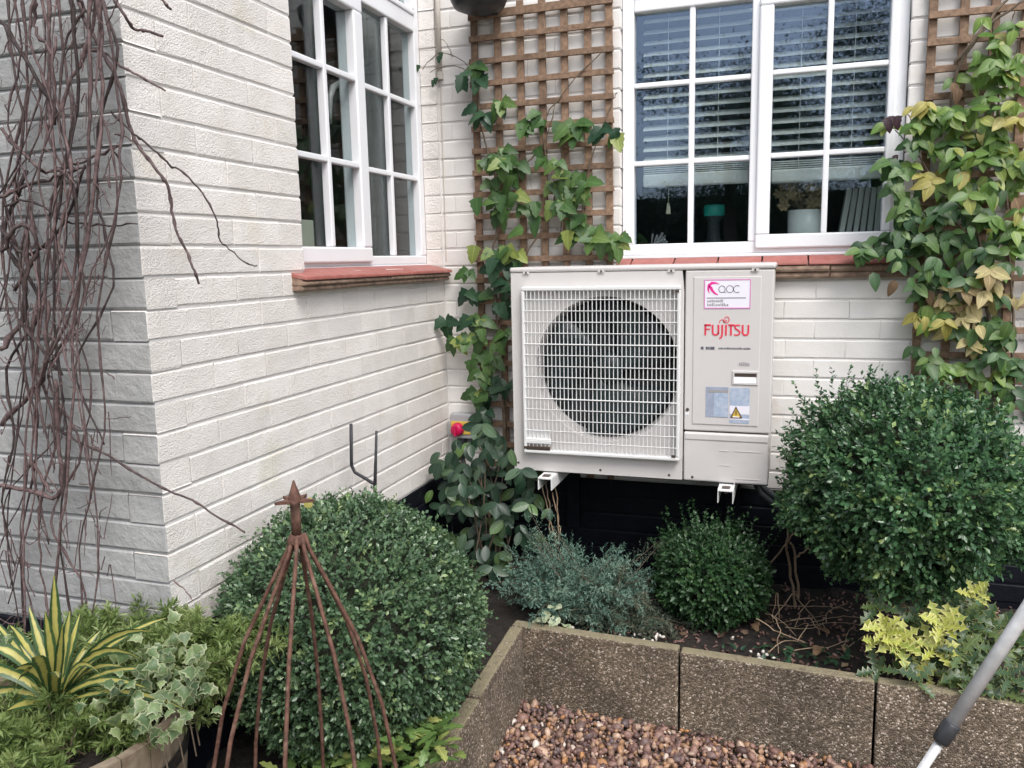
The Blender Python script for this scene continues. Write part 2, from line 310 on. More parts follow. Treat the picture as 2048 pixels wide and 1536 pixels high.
def scatter_mesh(name, tv, tf, mats3, pos, rnd, m, parent=None, kind='stuff', smooth=False):
    """one mesh of many copies of a small template: tv (k,3), tf (nf,p), mats3 (N,3,3) already scaled, pos (N,3), rnd (N,)"""
    tv = np.asarray(tv, float); tf = np.asarray(tf, int); N = len(pos); k = len(tv); nf, p = tf.shape
    v = np.einsum('nij,kj->nki', mats3, tv)+pos[:, None, :]
    f = (tf[None]+(np.arange(N)*k)[:, None, None]).reshape(-1)
    c = v.reshape(-1, 3).mean(0)
    me = bpy.data.meshes.new(name)
    me.vertices.add(N*k); me.vertices.foreach_set('co', (v.reshape(-1, 3)-c).astype(np.float32).ravel())
    me.loops.add(len(f)); me.loops.foreach_set('vertex_index', f.astype(np.int32))
    me.polygons.add(N*nf); me.polygons.foreach_set('loop_start', (np.arange(N*nf)*p).astype(np.int32))
    if smooth: me.polygons.foreach_set('use_smooth', np.ones(N*nf, bool))
    me.update(calc_edges=True)
    at_ = me.attributes.new('rnd', 'FLOAT', 'POINT'); at_.data.foreach_set('value', np.repeat(rnd, k).astype(np.float32))
    o = link(name, me, m, parent, c)
    if kind: o['kind'] = kind
    return o
def unit(a): return a/np.maximum(np.linalg.norm(a, axis=-1, keepdims=True), 1e-9)
def frames(d, nrm):
    """rotation with y along d and z near nrm"""
    y = unit(d); x = unit(np.cross(y, nrm)); z = np.cross(x, y)
    return np.stack([x, y, z], -1)
LEAF4 = ([(0, 0, 0), (-.30, .5, .07), (0, .55, -.03), (.30, .5, .07), (0, 1, .0)], [(0, 2, 1), (0, 3, 2), (1, 2, 4), (2, 3, 4)])
NEEDLE = ([(0, 0, 0), (-.10, .4, .02), (.10, .4, .02), (0, 1, 0)], [(0, 2, 1), (1, 2, 3)])

def leaf_mesh(name, L, W, prof, fold=.25, curl=.2, tooth=0, n=6):
    """ovate leaf along +y, face up +z: rows of edge-mid-edge; prof(t) gives half width 0..1"""
    v, f, ac = [], [], []
    for i in range(n+1):
        t = i/n; hw = W/2*prof(t); z = -curl*L*t*t
        if tooth and 0 < i < n: hw *= (1+tooth if i % 2 else 1-tooth)
        v += [(-hw, t*L, z+fold*hw), (0, t*L, z), (hw, t*L, z+fold*hw)]; ac += [1, 0, 1]
    for i in range(n):
        a = i*3; f += [(a, a+1, a+4, a+3), (a+1, a+2, a+5, a+4)]
    me = bpy.data.meshes.new(name); me.from_pydata(v, [], f); me.shade_smooth()
    at_ = me.attributes.new('ac', 'FLOAT', 'POINT'); at_.data.foreach_set('value', ac); return me
def lobed_mesh(name, L, pts, droop=.25):
    """ivy-like leaf: outline pts (x, y in units of L), fanned from an inner ring"""
    n = len(pts); v, ac, f = [(0, .35*L, .03*L)], [0], []
    for k, (x, y) in enumerate(pts): v.append(((x*.6)*L, (.35+(y-.35)*.6)*L, (.02-.15*droop*(x*x))*L)); ac.append(.55)
    for k, (x, y) in enumerate(pts): v.append((x*L, y*L, -droop*(x*x+.25*(y-.35)**2)*L)); ac.append(1)
    for k in range(n):
        j = (k+1) % n; f += [(0, 1+k, 1+j), (1+k, 1+n+k, 1+n+j, 1+j)]
    me = bpy.data.meshes.new(name); me.from_pydata(v, [], f); bm_fix(me); me.shade_smooth()
    at_ = me.attributes.new('ac', 'FLOAT', 'POINT'); at_.data.foreach_set('value', ac); return me
def ovate(t): return math.sin(math.pi*min(1, t**.72))**.8 if 0 < t < 1 else 0.02
def oval(t): return math.sin(math.pi*t)**.6 if 0 < t < 1 else .03
def cordate(t): return (1-t)**.55*min(1, t*6+.35) if t < 1 else .02
_matcache = {}; LEAFCOUNT = {}; EXTRA = {}
def leaf(name, me, m, parent, pos, tip, nrm, s=1.0):
    """one leaf as an object of its own: base at pos, pointing along tip, face along nrm"""
    LEAFCOUNT[parent.name] = LEAFCOUNT.get(parent.name, 0)+1
    if LEAFCOUNT[parent.name] > 292:
        EXTRA.setdefault(parent.name, (parent, []))[1].append((me, m, Vector(pos), Vector(tip), Vector(nrm), s)); return
    key = (me.name, m.name)
    if key not in _matcache:
        d = me if not me.materials else me.copy()
        d.materials.clear(); d.materials.append(m); _matcache[key] = d
    y = Vector(tip).normalized(); x = y.cross(Vector(nrm))
    if x.length < 1e-4: x = y.orthogonal()
    x.normalize(); z = x.cross(y)
    o = bpy.data.objects.new(name, _matcache[key]); COL.objects.link(o); o.parent = parent
    q = Matrix((x, y, z)).transposed().to_quaternion()
    o.rotation_mode = 'QUATERNION'; o.rotation_quaternion = q; o.scale = (s, s, s*random.uniform(.6, 1.5)); o.location = Vector(pos)-WPOS[parent.name]
    return o
def flush_extra():
    """the leaves of a plant past the first few hundred, joined into one mesh"""
    for parent, L in EXTRA.values():
        v, f, mi, ac, lr, mats = [], [], [], [], [], []
        for me, m, pos, tip, nrm, s in L:
            y = tip.normalized(); x = y.cross(nrm)
            if x.length < 1e-4: x = y.orthogonal()
            x.normalize(); z = x.cross(y); b = len(v); r_ = random.random()
            if m not in mats: mats.append(m)
            v += [pos+(x*c.co.x+y*c.co.y+z*c.co.z)*s for c in me.vertices]; ac += [a.value for a in me.attributes['ac'].data]; lr += [r_]*len(me.vertices)
            for p in me.polygons: f.append([b+i for i in p.vertices]); mi.append(mats.index(m))
        og = WPOS[parent.name]; me2 = bpy.data.meshes.new('foliage'); me2.from_pydata([p-og for p in v], [], f); me2.shade_smooth()
        for m in mats: me2.materials.append(m)
        me2.polygons.foreach_set('material_index', mi)
        for nm, dat in (('ac', ac), ('lr', lr)): me2.attributes.new(nm, 'FLOAT', 'POINT').data.foreach_set('value', dat)
        link('foliage', me2, None, parent, og)['kind'] = 'stuff'
U = random.uniform
def rv(a=1.0): return Vector((U(-a, a), U(-a, a), U(-a, a)))

# ================================================================== the ground
COURSE0, CH = 1.4757, .075          # bed joints lie at COURSE0 + CH*n
YC = -1.7613                        # plane of the wing's end wall
g = MB(); g.add([(-60, -80, -.05), (60, -80, -.05), (60, 40, -.05), (-60, 40, -.05)], [(0, 1, 2, 3)])
tag(g.build('ground', M['ground']), kind='structure')
def sheet(name, x0, x1, y0, y1, nx, ny, hfun, m):
    v = [(x0+(x1-x0)*i/nx, y0+(y1-y0)*j/ny) for j in range(ny+1) for i in range(nx+1)]
    v = [(x, y, hfun(x, y)) for x, y in v]; f = [(j*(nx+1)+i, j*(nx+1)+i+1, (j+1)*(nx+1)+i+1, (j+1)*(nx+1)+i) for j in range(ny) for i in range(nx)]
    o = MB().add(v, f).build(name, m, smooth=True); o['kind'] = 'structure'; return o
from mathutils import noise as mn
def soil_h(x, y): return .195+.022*mn.noise(Vector((x*7, y*7, 0)))+.012*mn.noise(Vector((x*25, y*25, 3)))-max(0, (y+.1)*.1)
def edge_y(x): return -.805-(x-.552)*.052
def bed():
    v, f = [], []; nx, ny = 130, 40
    for j in range(ny+1):
        for i in range(nx+1):
            x = .56+3.04*i/nx; y0 = edge_y(x)+.01; y = y0-y0*j/ny; v.append((x, y, soil_h(x, y)))
    f = [(j*(nx+1)+i, j*(nx+1)+i+1, (j+1)*(nx+1)+i+1, (j+1)*(nx+1)+i) for j in range(ny) for i in range(nx)]
    MB().add(v, f).build('soil_bed', M['soil'], smooth=True)['kind'] = 'structure'
bed()
sheet('soil_bed', -2.4, .56, -2.7, .0, 100, 90, lambda x, y: soil_h(x, y)-(.07 if y < -1.7 else 0), M['soil'])

# gravel: the countless pebbles in one mesh
def ico():
    b = bmesh.new(); bmesh.ops.create_icosphere(b, subdivisions=2, radius=1); v = [tuple(x.co) for x in b.verts]; f = [[q.index for q in p.verts] for p in b.faces]; b.free(); return np.array(v), f
tv, tf = ico()
tv = tv*(1+.34*np.array([mn.noise(Vector(p)*1.5+Vector((3, 1, 7))) for p in tv]))[:, None]
sp = .0128
xs, ys = np.meshgrid(np.arange(.6, 2.35, sp), np.arange(-1.55, -.8, sp)); xs = xs.ravel(); ys = ys.ravel()
xs = xs+rng.uniform(-.009, .009, len(xs)); ys = ys+rng.uniform(-.009, .009, len(xs))
kp = (ys < -.815-(xs-.552)*.052) & (xs > .585+.02*rng.random(len(xs))); xs, ys = xs[kp], ys[kp]; N = len(xs)
siz = np.clip(rng.lognormal(math.log(.0070), .40, N), .004, .021)
zz = rng.uniform(-.010, .008, N)-.003
q = rng.normal(size=(N, 4)); q /= np.linalg.norm(q, axis=1, keepdims=True)
def quat_m(q):
    w_, x, y, z = q.T
    return np.stack([np.stack([1-2*(y*y+z*z), 2*(x*y-z*w_), 2*(x*z+y*w_)], -1), np.stack([2*(x*y+z*w_), 1-2*(x*x+z*z), 2*(y*z-x*w_)], -1), np.stack([2*(x*z-y*w_), 2*(y*z+x*w_), 1-2*(x*x+y*y)], -1)], 1)
sh = np.stack([rng.uniform(.95, 1.5, N), rng.uniform(.8, 1.1, N), rng.uniform(.55, .85, N)], -1)
ms = quat_m(q)*(sh*siz[:, None])[:, None, :]
scatter_mesh('gravel', tv, tf, ms, np.stack([xs, ys, zz], -1), rng.random(N), M['pebble'], smooth=True)
M['gravel_base'] = mat('distant_gravel', (.07, .05, .04), (.25, .18, .14), 90, .9, [(120, 1, .02)])
sheet('gravel_base', .57, 6, -6, -.9, 2, 2, lambda x, y: -.016, M['gravel_base'])

# ================================================================== brick walls
def brick(parent, p0, u, n, L, H, depth, m, jit=.0018, end0=None):
    """one painted brick: face corner p0, length along u, face normal n; uneven edges, rounded arris"""
    u = Vector(u); n = Vector(n); up = Vector((0, 0, 1)); us = [0, .0035, L*.5, L-.0035, L]; vs_ = [0, .0045, H-.0045, H]
    v = []
    for j, b in enumerate(vs_):
        for i, a in enumerate(us):
            d = (-.0030+U(-jit, jit)*.5) if j in (0, 3) else ((-.0008+U(-jit, jit)*.3) if i in (0, 4) else 0)
            aa = a+(U(-jit, jit) if i in (0, 4) else 0); bb = b+(U(-jit, jit)*1.1 if j in (0, 3) else 0)
            v.append(u*aa+up*bb+n*d)
    f = [(j*5+i, j*5+i+1, (j+1)*5+i+1, (j+1)*5+i) for j in range(3) for i in range(4)]
    ring = [0, 1, 2, 3, 4, 9, 14, 19, 18, 17, 16, 15, 10, 5]; k0 = len(v)
    for r_ in ring:
        c = v[r_]; v.append(c-n*(depth+c.dot(n)))
    for k in range(14):
        a, b = ring[k], ring[(k+1) % 14]; f.append((a, k0+k, k0+(k+1) % 14, b))
    c = Vector(p0)+u*(L/2)+up*(H/2)
    me = bpy.data.meshes.new('brick'); off = u*(L/2)+up*(H/2)
    if u.cross(up).dot(n) < 0: f = [tuple(reversed(q)) for q in f]
    me.from_pydata([x-off for x in v], [], f)
    o = link('brick', me, m, parent, c)
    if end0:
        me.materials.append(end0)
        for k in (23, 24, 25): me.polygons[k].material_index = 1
    return o
def course_bricks(parent, n_idx, segs, u, n, org, m, off, depth=.1, gap=.0014, bed=.0056, stretcher=.225, end0=None):
    """lay one course between the segment limits (distance along u from org)"""
    z = COURSE0+CH*n_idx+bed/2; H = CH-bed
    for a, b in segs:
        cuts = [a]; t = math.floor((a-off)/stretcher)*stretcher+off
        while t < b:
            if t > a+.05 and t < b-.05: cuts.append(t+U(-.006, .006))
            t += stretcher
        cuts.append(b)
        for c0, c1 in zip(cuts[:-1], cuts[1:]):
            s0 = gap/2 if c0 > a else 0; s1 = gap/2 if c1 < b else 0
            p = Vector(org)+Vector(u)*(c0+s0)+Vector(n)*U(-.0008, .0008); p.z = z
            e0 = end0 if c0 == segs[0][0] else None
            brick(parent, p, u, n, c1-c0-s0-s1, H, .104 if e0 else depth, m, end0=e0)

# --- side wall of the wing (plane x = 0, from y = YC to the inner corner) with its window
WA0, WA1, WAZ = -1.083, -.018, 1.4757
side = thing('brick_wall', (0, -.9, .15), 'cream painted brick side wall of the projecting wing, left of the heat pump', 'wall')
co = MB(); D = -.0034
ZB = .5735
co.box(-.12, D, YC+.0068, WA0-.004, ZB, 2.86).box(-.12, D, WA0-.004, -.004, ZB, WAZ-.004).box(-.12, -.072, -.0165, .1, WAZ-.004, 2.86).box(-.0715, D, -.0145, -.002, WAZ-.0035, 2.86)
MB().box(-.12, D+.0002, YC+.0069, -.0042, -.1, ZB).build('mortar', M['bitumen'], side)
co.build('mortar', M['mortar'], side)
for n_ in range(-18, 18):
    black = n_ < -12
    if black and n_ < -17: continue
    q = YC+(0 if n_ % 2 == 0 else .1075)
    m_ = M['bitumen'] if black else M['paint_side']
    segs = [(q-YC, WA0-YC), (WA1-YC, 0-YC-.001)] if n_ >= 0 else [(q-YC, -YC-.001)]
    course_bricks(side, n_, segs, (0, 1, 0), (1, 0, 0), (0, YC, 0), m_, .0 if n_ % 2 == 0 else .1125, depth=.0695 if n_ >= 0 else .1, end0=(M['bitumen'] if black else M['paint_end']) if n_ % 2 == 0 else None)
# --- end wall of the wing (plane y = YC, x < 0)
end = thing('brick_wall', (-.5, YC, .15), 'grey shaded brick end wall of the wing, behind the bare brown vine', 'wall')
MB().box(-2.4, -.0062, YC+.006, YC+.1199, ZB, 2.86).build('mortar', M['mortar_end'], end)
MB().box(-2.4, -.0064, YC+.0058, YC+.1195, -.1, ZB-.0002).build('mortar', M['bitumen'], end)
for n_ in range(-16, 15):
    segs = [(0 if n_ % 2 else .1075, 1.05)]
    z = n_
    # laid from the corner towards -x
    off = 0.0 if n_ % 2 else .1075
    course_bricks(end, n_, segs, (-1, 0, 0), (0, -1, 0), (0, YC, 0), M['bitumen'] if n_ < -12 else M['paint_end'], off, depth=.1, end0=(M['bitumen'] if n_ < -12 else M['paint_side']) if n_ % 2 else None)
# --- back wall (plane y = 0) with its window opening
WB0, WB1, WBZ = .776, 1.806, 1.4757
back = thing('brick_wall', (1.6, 0, .15), 'cream painted brick back wall behind the heat pump, black painted at its foot', 'wall')
co = MB(); D = .0034
co.box(-.001, WB0-.004, D, .12, ZB, 2.86).box(WB1+.004, 4.2, D, .12, ZB, 2.86).box(WB0-.004, WB1+.004, D, .12, ZB, WBZ-.004)
MB().box(-.0008, 4.2, D-.0002, .1198, -.1, ZB-.0002).build('mortar', M['bitumen'], back)
co.build('mortar', M['mortar'], back)
for n_ in range(-17, 16):
    black = n_ < -12
    if n_ >= 0: segs = [(.0006, WB0), (WB1, 2.6)]
    else: segs = [(.0006, 2.6)]
    course_bricks(back, n_, segs, (1, 0, 0), (0, -1, 0), (0, 0, 0), M['bitumen'] if black else M['paint_back'], 0.06 if n_ % 2 else .1725, depth=.06 if n_ >= 0 else .09)

MB().poly([(-.004, .004, ZB), (.0042, .004, ZB), (.0042, -.0012, ZB), (.0012, -.0042, ZB), (-.004, -.0042, ZB)], (0, 0, 2.28)).build('corner_fillet', M['mortar'], back)
# dim rooms behind the two windows
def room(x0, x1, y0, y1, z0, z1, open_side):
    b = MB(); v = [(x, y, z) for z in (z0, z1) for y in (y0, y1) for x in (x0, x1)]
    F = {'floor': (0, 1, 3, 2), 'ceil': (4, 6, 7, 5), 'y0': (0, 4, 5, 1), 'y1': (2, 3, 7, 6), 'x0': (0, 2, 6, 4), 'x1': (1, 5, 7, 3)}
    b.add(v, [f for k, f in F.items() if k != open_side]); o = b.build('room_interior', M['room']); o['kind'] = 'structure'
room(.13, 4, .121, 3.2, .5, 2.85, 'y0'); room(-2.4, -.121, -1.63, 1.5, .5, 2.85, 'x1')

# ================================================================== windows
def win_bars(wnd, pts, ax):
    for b in pts: MB().box(*b).build('glazing_bar', M['upvc'], wnd, bevel=.004)
def frame_ring(x0, x1, z0, z1, wl, wr, wb, wt, d0, d1, ax):
    b = MB()
    def bx(a0, a1, c0, c1): b.box(d0, d1, a0, a1, c0, c1) if ax == 'x' else b.box(a0, a1, d0, d1, c0, c1)
    bx(x0, x1, z0, z0+wb); bx(x0, x1, z1-wt, z1); bx(x0, x0+wl, z0+wb, z1-wt); bx(x1-wr, x1, z0+wb, z1-wt); return b
# side window: frame face at x = -.07
wa = frame_ring(WA0-.01, -.0175, 1.490, 2.86, .03, .045, .035, .05, -.13, -.07, 'x')
wa.box(-.13, -.07, WA0+.02, -.0625, 2.436, 2.500).box(-.13, -.0705, -.53, -.512, 1.525, 2.436)
wa = wa.build('window', M['upvc'], side, bevel=.005); wa['label'] = 'white frame of the small paned window in the side wall'
MB().box(-.125, -.066, WA0-.008, -.0185, 1.478, 1.4895).build('sill_trim', M['upvc'], wa, bevel=.003)
frame_ring(-1.064, -.531, 1.502, 2.434, .056, .064, .054, .05, -.128, -.054, 'x').build('sash', M['upvc'], wa, bevel=.006)
frame_ring(-.511, -.0625, 2.5, 2.86, .02, .02, .02, .02, -.12, -.064, 'x').build('fanlight_frame', M['upvc'], wa, bevel=.004)
win_bars(wa, [(-.085, -.056, -.814, -.792, 1.557, 2.384), (-.084, -.057, -1.007, -.595, 1.838, 1.858), (-.084, -.057, -1.007, -.595, 2.139, 2.159),
              (-.10, -.076, -.309, -.288, 1.527, 2.434), (-.099, -.077, -.511, -.063, 1.836, 1.856), (-.099, -.077, -.511, -.063, 2.137, 2.157)], 'x')
for yy0, yy1, zs in ((-1.008, -.595, (1.556, 1.848, 2.149, 2.384)), (-.512, -.0625, (1.525, 1.846, 2.147, 2.436))):
    ym = -.803 if yy0 < -1 else -.2985
    for z0, z1 in zip(zs[:-1], zs[1:]):
        for a, b in ((yy0, ym), (ym, yy1)):
            MB().box(-.092 if yy0 < -1 else -.104, -.088 if yy0 < -1 else -.1, a+.0005, b-.0005, z0+.0005, z1-.0005).build('pane', M['glass_side'], wa)
MB().box(-.104, -.1, -.4905, -.083, 2.5205, 2.8395).build('pane', M['glass_side'], wa)
# back window: frame face at y = .03
wb = frame_ring(.779, 1.803, 1.505, 2.86, .046, .035, .045, .05, .03, .09, 'y')
wb.box(.825, 1.768, .0305, .09, 2.437, 2.500).box(1.268, 1.30, .0295, .09, 1.55, 2.437)
wb = wb.build('window', M['upvc'], back, bevel=.005); wb['label'] = 'white frame of the small paned window in the back wall'
MB().box(.781, 1.801, .024, .088, 1.492, 1.5045).build('sill_trim', M['upvc'], wb, bevel=.003)
frame_ring(1.296, 1.77, 1.522, 2.436, .05, .03, .053, .03, .014, .088, 'y').build('sash', M['upvc'], wb, bevel=.006)
frame_ring(.825, 1.768, 2.5, 2.86, .02, .02, .02, .02, .02, .088, 'y').build('fanlight_frame', M['upvc'], wb, bevel=.004)
win_bars(wb, [(1.037, 1.059, .036, .06, 1.55, 2.437), (.825, 1.268, .037, .059, 1.857, 1.876), (.825, 1.268, .037, .059, 2.155, 2.174),
              (1.531, 1.552, .018, .045, 1.575, 2.406), (1.346, 1.74, .019, .044, 1.857, 1.876), (1.346, 1.74, .019, .044, 2.157, 2.176)], 'y')
for x0, x1, zs, d in ((.825, 1.268, (1.55, 1.866, 2.1645, 2.437), .062), (1.346, 1.74, (1.575, 1.866, 2.166, 2.406), .05)):
    xm = (x0+x1)/2
    for z0, z1 in zip(zs[:-1], zs[1:]):
        for a, b in ((x0, xm), (xm, x1)):
            MB().box(a+.0005, b-.0005, d, d+.004, z0+.0005, z1-.0005).build('pane', M['glass'], wb)
for a, b in ((.845, 1.748),): MB().box(a+.0005, b-.0005, .06, .064, 2.5205, 2.8395).build('pane', M['glass'], wb)
# tiled sills (a red tile course over weathered clay tiles)
def sill(parent, label, a0, a1, tiles, ax, ztop, proj, zb, jit):
    s = part('window_sill', parent, ((a0+a1)/2, 0, ztop) if ax == 'y' else (0, (a0+a1)/2, ztop)); s['label'] = label
    def pr(l0, l1, prof):      # prof: outline in (outward, z)
        if ax == 'y': return MB().poly([(l0, -o, z) for o, z in prof], (l1-l0, 0, 0))
        return MB().poly([(o, l0, z) for o, z in prof], (0, l1-l0, 0))
    cuts = [a0]+tiles+[a1]
    for c0, c1 in zip(cuts[:-1], cuts[1:]):
        e = U(-.0015, .0015)
        pr(c0+.0025, c1-.0025, [(-.06 if ax == 'x' else -.024, ztop+.003), (proj, ztop-.022+e), (proj+.002, ztop-.033), (-.06 if ax == 'x' else -.024, ztop-.016)]).build('sill_tile', M['red_tile'], s, bevel=.003)
    n = max(3, int((a1-a0)/.23)); h = (ztop-.036-zb)/2
    for row in range(2):
        for k in range(n):
            l0 = a0+(a1-a0)*k/n; l1 = a0+(a1-a0)*(k+1)/n; z1 = ztop-.036-row*h+U(-.001, .001); o = proj-.004-row*.01+U(-.003, .003)
            pr(l0+.002, l1-.002, [(-.004, z1), (o, z1), (o+.002, z1-h*.5), (o-.002, z1-h+.003), (-.004, z1-h+.003)]).build('clay_tile', M['brown_tile'], s, bevel=.003)
    pr(a0+.004, a1-.004, [(-.004, ztop-.018), (proj-.012, ztop-.034), (proj-.022, zb+.004), (-.004, zb+.004)]).build('sill_bed', M['brown_tile'], s)
sill(side, 'red topped tile sill under the side window', -1.158, -.021, [-.78, -.4], 'x', 1.4835, .05, 1.416, .002)
sill(back, 'red tiled sill under the back window', .762, 1.835, [.822, .992, 1.160, 1.324, 1.490, 1.66], 'y', 1.4905, .045, 1.404, .002)

# ------------------------------------------------------------------ behind the back window
for k, (x0, x1, zr) in enumerate(((.846, 1.262, 1.781), (1.345, 1.752, 1.774))):
    bl = thing('venetian_blind', ((x0+x1)/2, .15, 2.46), ('pale venetian blind half lowered behind the left half of the back window' if k == 0 else 'pale venetian blind half lowered behind the right half of the back window'), 'blind', 'venetian blinds in the back window')
    MB().box(x0, x1, .125, .175, 2.46, 2.5).build('head_rail', M['blind'], bl, bevel=.003)
    MB().box(x0, x1, .118, .172, zr, zr+.05).build('bottom_rail', M['blind'], bl, bevel=.006)
    for j in range(4): MB().box(x0+.002, x1-.002, .121, .169, zr+.053+j*.008, zr+.057+j*.008).build('slat', M['blind'], bl)
    for j in range(14):
        z = zr+.112+j*.0412
        MB().poly([(x0, .122, z-.014), (x0, .145, z-.001), (x0, .168, z+.010), (x0, .168, z+.013), (x0, .145, z+.003), (x0, .122, z-.011)], (x1-x0, 0, 0)).build('slat', M['blind'], bl)
    for xx in (x0+.10, x1-.12): MB().tube([(xx, .117, 2.46), (xx, .117, zr+.05)], .0012, 4).build('cord', M['white_print'], bl)
    if k == 0:
        MB().tube([(.945, .16, 1.79), (.944, .16, 1.715)], .0012, 4).build('cord', M['cream'], bl)
        MB().lathe((.944, .16, 1.672), [(.004, .045), (.007, .03), (.010, .002), (.009, 0)], 10).build('cord_acorn', M['cream'], bl, smooth=True)
ro = box('window_board', M['upvc'], back, .78, 1.80, .092, .34, 1.515, 1.5355); 
pt = thing('plant_pot', (1.475, .24, 1.5355), 'white china pot holding dried flowers inside the back window', 'plant pot')
MB().lathe((1.475, .24, 1.536), [(.055, 0), (.062, .01), (.066, .135), (.060, .135), (.057, .12)], 24).build('pot', M['white_china'], pt, smooth=True)
fl = MB()
for k in range(26):
    p = Vector((1.475, .24, 1.66)); e = p+Vector((U(-.1, .07), U(-.05, .05), U(.03, .14))); fl.tube([p, (p+e)/2+rv(.01), e], .0016, 4)
fl.build('flower_stems', M['drystem'], pt, kind='stuff')
for k in range(30):
    c = Vector((1.455+U(-.08, .075), .24+U(-.05, .05), 1.70+U(-.015, .09))); mb = MB()
    for a in range(6):
        t = a*1.05+U(-.2, .2); d = Vector((math.cos(t), U(-.5, .5), math.sin(t))); e = Vector((-math.sin(t), 0, math.cos(t))); mb.add([c, c+d*.016+e*.009, c+d*.026+Vector((0, -.008, 0)), c+d*.016-e*.009], [(0, 1, 2, 3)])
    mb.build('flower_head', M['dried'], pt)
for k in range(6):
    x = 1.60+k*.026; l = .030-k*.004
    bk = MB().poly([(x, .22, 1.536), (x+.019, .22, 1.536), (x+.019+l, .22, 1.75+U(-.01, .012)), (x+l, .22, 1.75)], (0, .14, 0)).build('book', M['paper'], None, bevel=.002)
    tag(bk, ['pale book leaning farthest left in the row inside the back window', 'pale book second from the left in the leaning row inside the back window', 'pale book third from the left in the leaning row inside the back window', 'pale book fourth from the left in the leaning row inside the back window', 'pale book fifth from the left in the leaning row inside the back window', 'pale book farthest right in the row inside the back window'][k], 'book', 'books leaning inside the back window')
tl = thing('bottle', (1.12, .26, 1.5355), 'teal topped bottle standing inside the back window', 'bottle')
MB().lathe((1.12, .26, 1.536), [(.038, 0), (.04, .02), (.026, .035), (.024, .10), (.04, .125)], 18).build('bottle_body', M['ac_dark'], tl, smooth=True)
MB().lathe((1.12, .26, 1.661), [(.041, 0), (.043, .01), (.043, .04), (.038, .046)], 18).build('cap', M['teal'], tl, smooth=True)
MB().lathe((1.12, .26, 1.536), [(.042, .001), (.045, .01), (.043, .018)], 18).build('base_ring', M['teal'], tl, smooth=True)
def jumble(p, s):
    mb = MB()
    for k in range(7): mb.tube([p+rv(s), p+rv(s), p+rv(s)], s*.12, 5)
    return mb
tag(jumble(Vector((.90, .24, 1.565)), .04).build('cable_bundle', M['grey_plastic']), 'tangle of grey cable on the board inside the back window', 'cable')
# ------------------------------------------------------------------ behind the side window
def curtain(y0, y1, x, label):
    v, f = [], []; n = 28
    for i in range(n+1):
        y = y0+(y1-y0)*i/n; xx = x+.02*math.sin(i*1.35)+.006*math.sin(i*.5)
        v += [(xx, y, 1.45), (xx, y, 2.7)]
    f = [(2*i, 2*i+2, 2*i+3, 2*i+1) for i in range(n)]
    o = MB().add(v, f).build('curtain', M['curtain'], smooth=True); md = o.modifiers.new('t', 'SOLIDIFY'); md.thickness = .004
    tag(o, label, 'curtain', 'curtains behind the side window')
curtain(-.30, -.03, -.23, 'grey curtain hanging at the inner corner end of the side window')
curtain(-.60, -.52, -.24, 'narrow grey curtain edge behind the mullion of the side window')
hk = MB(); pts = [at(u, v, 'x', -.36) for u, v in ((662, 248), (660, 222), (660, 195), (666, 175), (680, 166), (692, 170), (698, 182))]
hk.tube(pts[::-1], [.006, .012, .014, .014, .012, .009, .004], 8)
hk.tube([pts[-2], pts[-2]+Vector((0, .02, -.05)), pts[-2]+Vector((0, .05, -.3)), pts[-2]+Vector((0, .05, -.62))], [.012, .008, .004, .012], 8)
tag(hk.build('ornament', M['white_china'], smooth=True), 'white curved neck of an ornament behind the side window', 'ornament')
o = box('box_file', M['cream'], None, -.34, -.2, -.80, -.695, 1.48, 1.655, bevel=.004); tag(o, 'cream box standing low behind the side window', 'box')
MB().box(-.42, -.131, -1.04, -.05, 1.455, 1.479).build('window_board', M['upvc'], side)

# ================================================================== trellises
def trellis(x0, xs, zs, x1, z0, z1, label, zjit=0):
    t = thing('trellis', ((x0+x1)/2, 0, z0), label, 'trellis', 'timber trellis panels on the back wall')
    for x in xs:
        e = U(-.003, .003); MB().poly([(x-.014, -.023, z0), (x+.014, -.023, z0), (x+.014+e, -.023, z1), (x-.014+e, -.023, z1)], (0, .014, 0)).build('upright', M['timber'], t, bevel=.0015)
    for k, z in enumerate(zs):
        e = U(-.004, .004); h = .0115 if k else .016
        MB().poly([(x0+U(-.004, .004), -.037, z-h), (x1+U(-.003, .003), -.037, z-h+e), (x1, -.037, z+h+e), (x0, -.037, z+h)], (0, .0135, 0)).build('crosspiece', M['timber'], t, bevel=.0015)
    return t
tr_l = trellis(.16, [.178, .276, .372, .466, .559, .652, .738], [2.478-.0885*k for k in range(22)], .756, .58, 2.52, 'brown timber trellis in the inner corner, left of the back window')
trellis(1.855, [1.871, 1.966, 2.06, 2.155, 2.25, 2.345, 2.44], [2.478-.09*k for k in range(18)], 2.46, .9, 2.55, 'brown timber trellis under the leafy climber, right of the back window')

# ================================================================== heat pump
AX0, AX1, AY0, AY1, AZ0, AZ1 = .433, 1.378, -.37, -.05, .694, 1.470
hp = thing('heat_pump', (.9, -.2, .694), 'pale beige outdoor heat pump unit with round fan behind a wire grille', 'heat pump')
FC = (.795, 1.092); FR = .270
cs = MB(); cs.box(AX0+.002, AX1-.002, AY0+.09, AY1, AZ0+.006, AZ1-.03)
cs.build('casing', M['ac'], hp, bevel=.006)
lid = MB().box(AX0-.004, AX1+.004, AY0-.004, AY1+.004, 1.451, AZ1).build('lid', M['ac'], hp, bevel=.007)
MB().box(AX0+.004, AX1-.004, AY0+.004, AY1, AZ0-.004, AZ0+.012).build('base_pan', M['ac_dark'], hp)
